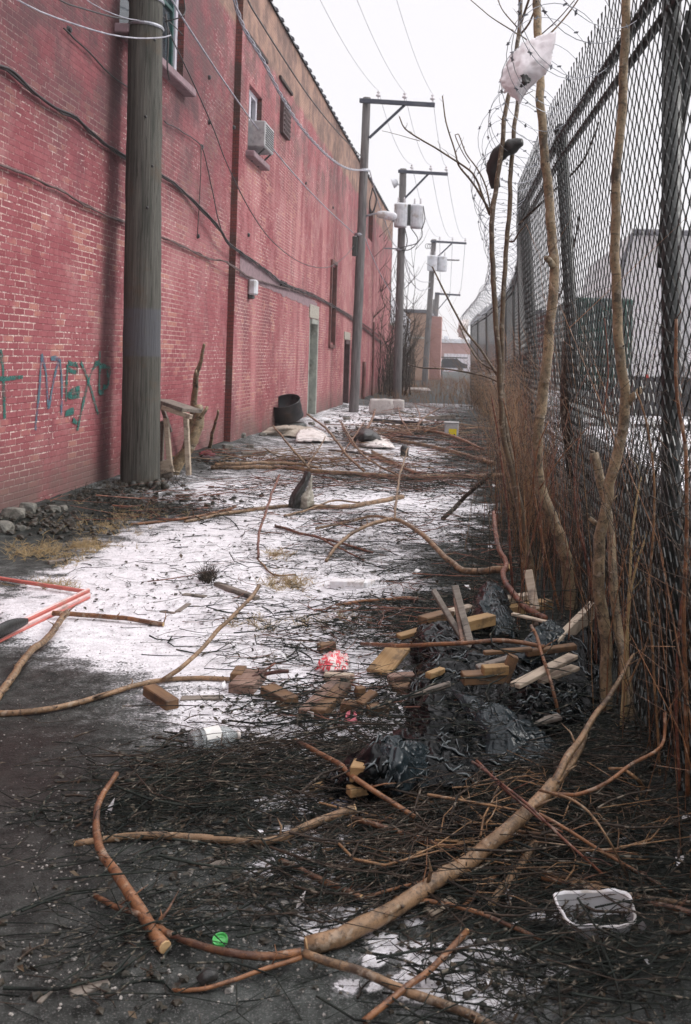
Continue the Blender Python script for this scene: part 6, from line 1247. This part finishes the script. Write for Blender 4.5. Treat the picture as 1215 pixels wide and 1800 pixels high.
# stones along the wall and loose pale pieces
def stone(px, py, s, lb, mat='stone', grp=None, sq=.6):
    bmm = __import__('bmesh').new(); __import__('bmesh').ops.create_icosphere(bmm, subdivisions=3, radius=1); k = px * .1
    for v in bmm.verts:
        q = v.co; f = 1 + .3 * nz(q.x * 1.2 + k, q.y * 1.2, q.z * 1.2) ; 
        ax = Vector((nz(k, 1), nz(k, 2), nz(k, 3))); q2 = q * f; q2 = Vector((max(-.78, min(.8, q2.x)), max(-.8, min(.75, q2.y)), max(-.7, min(.72, q2.z)))); v.co = Vector((q2.x * s, q2.y * s * .8, q2.z * s * sq)) * (1 + .05 * nz(q.x * 5, q.y * 5, k))
    me = bpy.data.meshes.new('rubble_stone'); bmm.to_mesh(me); bmm.free(); me.materials.append(M[mat]); o = bpy.data.objects.new('rubble_stone', me); COL.objects.link(o); g = G(px, py); o.location = (g.x, g.y, hz(g.x, g.y) + s * sq * .5); o.rotation_euler = (.3 * nz(k, 5), .3 * nz(k, 8), k * 3); return tag(o, lb, 'stone', grp)
for px, py, s, lb in ((22, 925, .13, 'flat topped rubble stone near the left edge by the wall'), (48, 915, .12, 'pale rubble stone second from the left edge'), (5, 945, .12, 'dark green black stone at the left edge'), (92, 910, .09, 'rounded stone right of the pale rubble stones'), (110, 906, .07, 'small stone nearest the grass by the wall'), (35, 940, .06, 'small dark stone below the pale rubble stones'),
                      (400, 795, .10, 'white stone at the wall foot past the pilaster'), (425, 778, .12, 'pale block of rubble by the wall before the drum'), (440, 790, .08, 'small rubble piece beside the pale block'), (388, 800, .07, 'small grey stone just past the pilaster'), (462, 772, .09, 'grey rubble stone at the carpet edge'), (548, 748, .10, 'rubble stone under the pale door jamb'), (610, 738, .12, 'stone at the wall between the doors'), (575, 745, .09, 'low stone between drum and second door')):
    stone(px, py, s, lb)
for px, py, s, lb in ((500, 1592, .018, 'long pale stone chip in the lower middle, left of its pair'), (524, 1588, .02, 'rounded pale chip touching the long pale chip'), (335, 1536, .013, 'white pebble on dark gravel at lower left'), (403, 1742, .016, 'white pebble near the bottom left of centre'), (130, 1690, .01, 'lone tan pebble at lower left'), (180, 1598, .007, 'tiny pale seed shaped pebble near the orange stem'), (365, 1250, .0, '')):
    if s: stone(px, py, s, lb, 'chip', None, .5)
block('mossy cream coloured slab fragment under the sweeping branch', (752, 1610), (800, 1590), 30, .03, 'lumber_pale', 0, None, 'board_fragment', 'board fragment')
block('blue printed card scrap below the lower black bag', (585, 1425), (632, 1400), 14, .03, 'blue_card', .0, .03, 'card_scrap', 'card')
# red boot-like scraps near the pilaster
sheet('red_cloth', [[(348, 806, .02), (366, 808, .03), (384, 806, .01)], [(352, 797, .10), (367, 796, .12), (380, 802, .04)], [(356, 793, .05), (366, 792, .06), (376, 797, .02)]], M['red_cloth'], 'dark red cloth scrap at the wall foot near the bench', 'cloth', 6, .02, 8, .01, seed=31)
sheet('black_cloth', [[(350, 812, .02), (370, 815, .03), (392, 811, .01)], [(354, 805, .08), (372, 806, .09), (386, 806, .04)], [(358, 800, .03), (372, 800, .05), (382, 802, .02)]], M['rubber'], 'black cloth lump in front of the red cloth scrap', 'cloth', 6, .02, 8, .01, seed=32)
# ---------------------------------------------------------------- litter nobody could count
rl = random.Random(77)
def pick(regs):
    tot = sum(r[4] for r in regs)
    while True:
        u = rl.uniform(0, tot); 
        for r in regs:
            u -= r[4]
            if u <= 0: break
        px, py = rl.gauss(r[0], r[2] * .55), rl.gauss(r[1], r[3] * .55)
        if py > 700 and -80 < px < 1330 and py < 1900:
            g = G(px, py)
            if g.x > XA + .12 and g.x < 1.3: return px, py, g
def twigs(n, regs, L, rr, mat, lb, lift=.05, ang=None, name='twig_litter', curl=.25):
    mb = MB()
    for i in range(n):
        px, py, g = pick(regs); sc_ = 1 + max(0, g.y - 6) * .05; l = rl.uniform(*L) * sc_; a = rl.gauss(ang[0], ang[1]) if ang else rl.uniform(0, math.pi); r = rl.uniform(*rr) * sc_ * rl.choice((.55, .7, .9, 1, 1.2, 1.9)); z = hz(g.x, g.y) + r + abs(rl.gauss(0, lift)); d = Vector((math.cos(a), math.sin(a), rl.gauss(0, .12))) * l; k = Vector((-d.y, d.x, 0)) * rl.gauss(0, curl)
        p0 = Vector((g.x, g.y, z)) - d * .5; pts = [p0, p0 + d * .28 + k * .6, p0 + d * .6 + k * .75, p0 + d]
        for p in pts: p.z = max(p.z, hz(p.x, p.y) + r * .6)
        mb.tube(pts, [r, r * .9, r * .75, r * .4], 4 if g.y < 4 else 3, cap=False)
        if rl.random() < .45:
            q = pts[1 + int(rl.random() * 2)]; a2 = a + rl.choice((-1, 1)) * rl.uniform(.4, 1.1); e = q + Vector((math.cos(a2), math.sin(a2), rl.uniform(0, .3))) * l * rl.uniform(.2, .5); mb.tube([q, q.lerp(e, .5) + k * .1, e], [r * .7, r * .5, r * .25], 3, cap=False)
    return tag(mb.build(name, mat, None, True), lb, 'twigs', kind='stuff')
def flakes(n, regs, s, mat, lb, cat, name, lift=.006, flat=.25):
    mb = MB()
    for i in range(n):
        px, py, g = pick(regs); k = 1 + max(0, g.y - 5) * .07; q = rl.uniform(*s) * k; a = rl.uniform(0, 6.28); u = Vector((math.cos(a), math.sin(a), rl.gauss(0, flat))) * q; v = Vector((-math.sin(a), math.cos(a), rl.gauss(0, flat))) * q * rl.uniform(.35, .8); c = Vector((g.x, g.y, hz(g.x, g.y) + lift + rl.random() * lift)); w_ = Vector((0, 0, q * rl.uniform(.05, .35)))
        mb.add([c - u, c - v * .8 + w_, c + u * .9, c + v + w_, c + w_ * .3], [(0, 1, 4), (1, 2, 4), (2, 3, 4), (3, 0, 4)])
    return tag(mb.build(name, mat, None), lb, cat, kind='stuff')
FORE = [(880, 1400, 330, 120, 1.1), (1060, 1500, 230, 230, 1.3), (760, 1480, 200, 90, 1.0), (430, 1370, 240, 55, 1.0), (560, 1330, 200, 60, .35), (700, 1570, 300, 70, .6), (980, 1740, 240, 90, .45), (330, 1440, 220, 40, .5), (420, 1560, 320, 120, .35), (250, 1700, 260, 90, .18), (640, 1280, 200, 50, .4), (1000, 1300, 160, 90, .6)]
MID = [(760, 1070, 130, 50, 1.2), (690, 1110, 150, 40, 1.1), (830, 1000, 120, 60, .7), (800, 900, 110, 90, .8), (880, 980, 60, 90, 1.0), (620, 1120, 180, 40, .5), (450, 1110, 160, 50, .25), (640, 980, 160, 50, .5), (560, 1240, 180, 40, .6), (700, 1230, 90, 60, .7), (480, 1160, 140, 40, .3), (560, 960, 200, 60, .25), (350, 1010, 160, 40, .12)]
FAR = [(620, 850, 200, 22, 1.0), (760, 850, 120, 25, 1.0), (560, 815, 220, 12, .8), (740, 765, 110, 18, 1.1), (820, 790, 60, 50, 1.2), (660, 775, 80, 14, .8), (700, 730, 120, 14, .7), (460, 870, 160, 22, .35), (640, 925, 200, 22, .5), (330, 905, 160, 14, .2), (260, 890, 120, 16, .3)]
twigs(2600, FORE, (.10, .5), (.0011, .003), M['twig'], 'dark wet twigs strewn over the near ground', .03, (.15, .75))
twigs(420, [(870, 1170, 130, 60, 1), (900, 1290, 120, 40, 1), (780, 1330, 110, 40, 1), (1000, 1150, 60, 60, .6)], (.12, .5), (.0012, .003), M['twig'], 'dark twigs caught over the black plastic pile', .13, (.2, .8))
twigs(900, FORE, (.04, .14), (.0012, .0035), M['bark_dark'], 'short broken twig pieces in the near litter', .02)
twigs(700, FORE[:6], (.15, .55), (.0014, .003), M['bark_dark'], 'brown wet twigs heaped at lower right', .06, (.3, .6))
twigs(120, [(900, 1440, 260, 60, 1), (1000, 1500, 200, 90, 1), (760, 1500, 180, 60, .6)], (.12, .4), (.0018, .0035), M['twig_tan'], 'short tan brown twigs in the near heap', .06, (.35, .6))
twigs(1900, MID, (.10, .42), (.0012, .003), M['twig'], 'dark twigs over the snow in the middle ground', .03, (.1, .8))
twigs(500, [(480, 960, 230, 60, 1), (600, 900, 200, 40, 1), (330, 1000, 200, 50, .5), (520, 1050, 200, 40, .8)], (.04, .22), (.0012, .0028), M['twig'], 'short dark twigs sprinkled on the open snow', .01)
flakes(700, [(420, 980, 260, 60, 1), (560, 900, 240, 40, 1), (300, 1060, 260, 40, .8)], (.006, .020), M['leaf'], 'dark leaf crumbs on the open snow', 'leaf litter', 'leaf_litter')
twigs(240, MID, (.15, .5), (.0014, .003), M['bark_red'], 'red brown twigs over the snow in the middle ground', .05)
twigs(2600, FAR, (.12, .5), (.0015, .003), M['twig'], 'dark twigs over the far snow', .05)
twigs(600, FAR, (.2, .8), (.0018, .004), M['bark_red'], 'red brown twigs in the far heaps', .10)
twigs(150, [(740, 760, 90, 14, 1), (560, 816, 160, 8, 1)], (.3, .9), (.003, .006), M['bark_tan'], 'tan branches tangled in the far heaps', .12)
ALL = [(r[0], r[1], r[2], r[3], r[4]) for r in FORE + MID]
flakes(3600, ALL, (.006, .022), M['leaf'], 'wet dead leaves and bark flakes in the near litter', 'leaf litter', 'leaf_litter')
flakes(3200, FAR + [(800, 850, 90, 80, 1.2), (250, 885, 160, 18, 1.2), (120, 915, 120, 16, 1.0), (350, 815, 60, 16, .6), (600, 950, 260, 60, .6), (500, 1040, 300, 50, .5)], (.008, .022), M['leaf'], 'dead leaves and dirt crumbs over the far snow', 'leaf litter', 'leaf_litter')
flakes(900, ALL, (.008, .020), M['leaf_brown'], 'larger brown dead leaves lying in the near litter', 'leaf litter', 'leaf_litter', .012, .5)
flakes(90, FORE + MID, (.012, .035), M['foam_white'], 'tiny white paper and plastic scraps in the litter', 'scraps', 'paper_scraps', .015, .6)
def pebbles(n, regs, s, mat, lb):
    mb = MB()
    for i in range(n):
        px, py, g = pick(regs); q = rl.uniform(*s); c = Vector((g.x, g.y, hz(g.x, g.y) + q * .15)); a = rl.uniform(0, 6.28); ca, sa = math.cos(a), math.sin(a); v = []
        for x, y, z in ((1, 0, 0), (0, .8, 0), (-.9, .1, 0), (-.1, -.7, 0), (.5, .45, .45), (-.4, .4, .5), (-.4, -.3, .42), (.45, -.35, .48)):
            x, y = x * rl.uniform(.8, 1.1), y * rl.uniform(.8, 1.1); v.append(c + Vector(((x * ca - y * sa) * q, (x * sa + y * ca) * q, z * q)))
        mb.add(v, [(0, 1, 5, 4), (1, 2, 6, 5), (2, 3, 7, 6), (3, 0, 4, 7), (4, 5, 6, 7)])
    return tag(mb.build('gravel', mat, None), lb, 'gravel', kind='stuff')
pebbles(2200, [(200, 1450, 260, 130, 1.0), (420, 1620, 260, 120, 1.3), (300, 1250, 260, 70, .7), (480, 1300, 160, 50, .6), (150, 1700, 220, 80, .4), (600, 1560, 120, 60, .5), (330, 1120, 260, 50, .4)], (.0025, .0075), M['chip'], 'pale gravel chips scattered on the near asphalt')
pebbles(2600, FORE + [(760, 1080, 140, 60, 1.0), (850, 950, 80, 90, .7), (720, 1230, 120, 60, .4)], (.006, .022), M['leaf'], 'dark clods and wet debris crumbs in the near litter')
pebbles(900, [(80, 925, 120, 22, 1), (240, 880, 150, 22, 1), (380, 810, 60, 16, .6), (820, 800, 60, 60, 1), (720, 745, 120, 14, 1), (650, 760, 80, 12, .6)], (.015, .06), M['leaf'], 'dark rubble crumbs along the wall foot and in the far heaps')
def tufts(regs, n, h, mat, lb, name='dry_grass', flat=1.0):
    mb = MB()
    for i in range(n):
        px, py, g = pick(regs); z = hz(g.x, g.y)
        for k in range(6):
            a = rl.uniform(0, 6.28); l = rl.uniform(*h); t = rl.uniform(.2, 1.1) * flat; d = Vector((math.cos(a) * math.sin(t), math.sin(a) * math.sin(t), math.cos(t))) * l; r = .0011 * (1 + g.y * .05); mb.tube([Vector((g.x, g.y, z)), Vector((g.x, g.y, z)) + d * .5, Vector((g.x, g.y, z)) + d * .95 - Vector((0, 0, l * .18))], [r, r * .8, r * .3], 3, cap=False)
    return tag(mb.build(name, mat, None, True), lb, 'grass', kind='stuff')
tufts([(60, 970, 60, 16, 1), (160, 962, 40, 10, .8), (130, 985, 40, 14, .4), (95, 1030, 60, 8, .35), (180, 928, 60, 14, .6), (240, 905, 60, 12, .4)], 420, (.04, .11), M['straw'], 'dry straw coloured grass on the snow at left', flat=1.5)
tufts([(505, 1025, 40, 14, 1), (490, 975, 30, 10, .5), (560, 1095, 60, 12, .4), (450, 1100, 60, 12, .3)], 220, (.03, .09), M['straw'], 'flattened dry grass patch on the middle snow', flat=1.6)
tufts([(365, 1020, 14, 8, 1), (120, 880, 70, 16, 1), (280, 850, 40, 14, 1), (180, 870, 70, 20, 1)], 160, (.06, .20), M['bark_dark'], 'dark dead weeds at the wall foot and on the snow', flat=.9)
# ---------------------------------------------------------------- air
hzm = bpy.data.materials.new('haze'); hzm.use_nodes = True; t = hzm.node_tree; t.nodes.clear(); o_ = t.nodes.new('ShaderNodeOutputMaterial'); v_ = t.nodes.new('ShaderNodeVolumePrincipled'); v_.inputs['Color'].default_value = (.93, .92, .95, 1); v_.inputs['Density'].default_value = .0011; v_.inputs['Anisotropy'].default_value = .2; t.links.new(v_.outputs[0], o_.inputs['Volume'])
mb = MB(); mb.box((0, 430, 6.5), (900, 1000, 16), b=0.001); hz_o = mb.build('haze', hzm, None); tag(hz_o, 'pale winter haze filling the alley air', 'haze', kind='stuff')
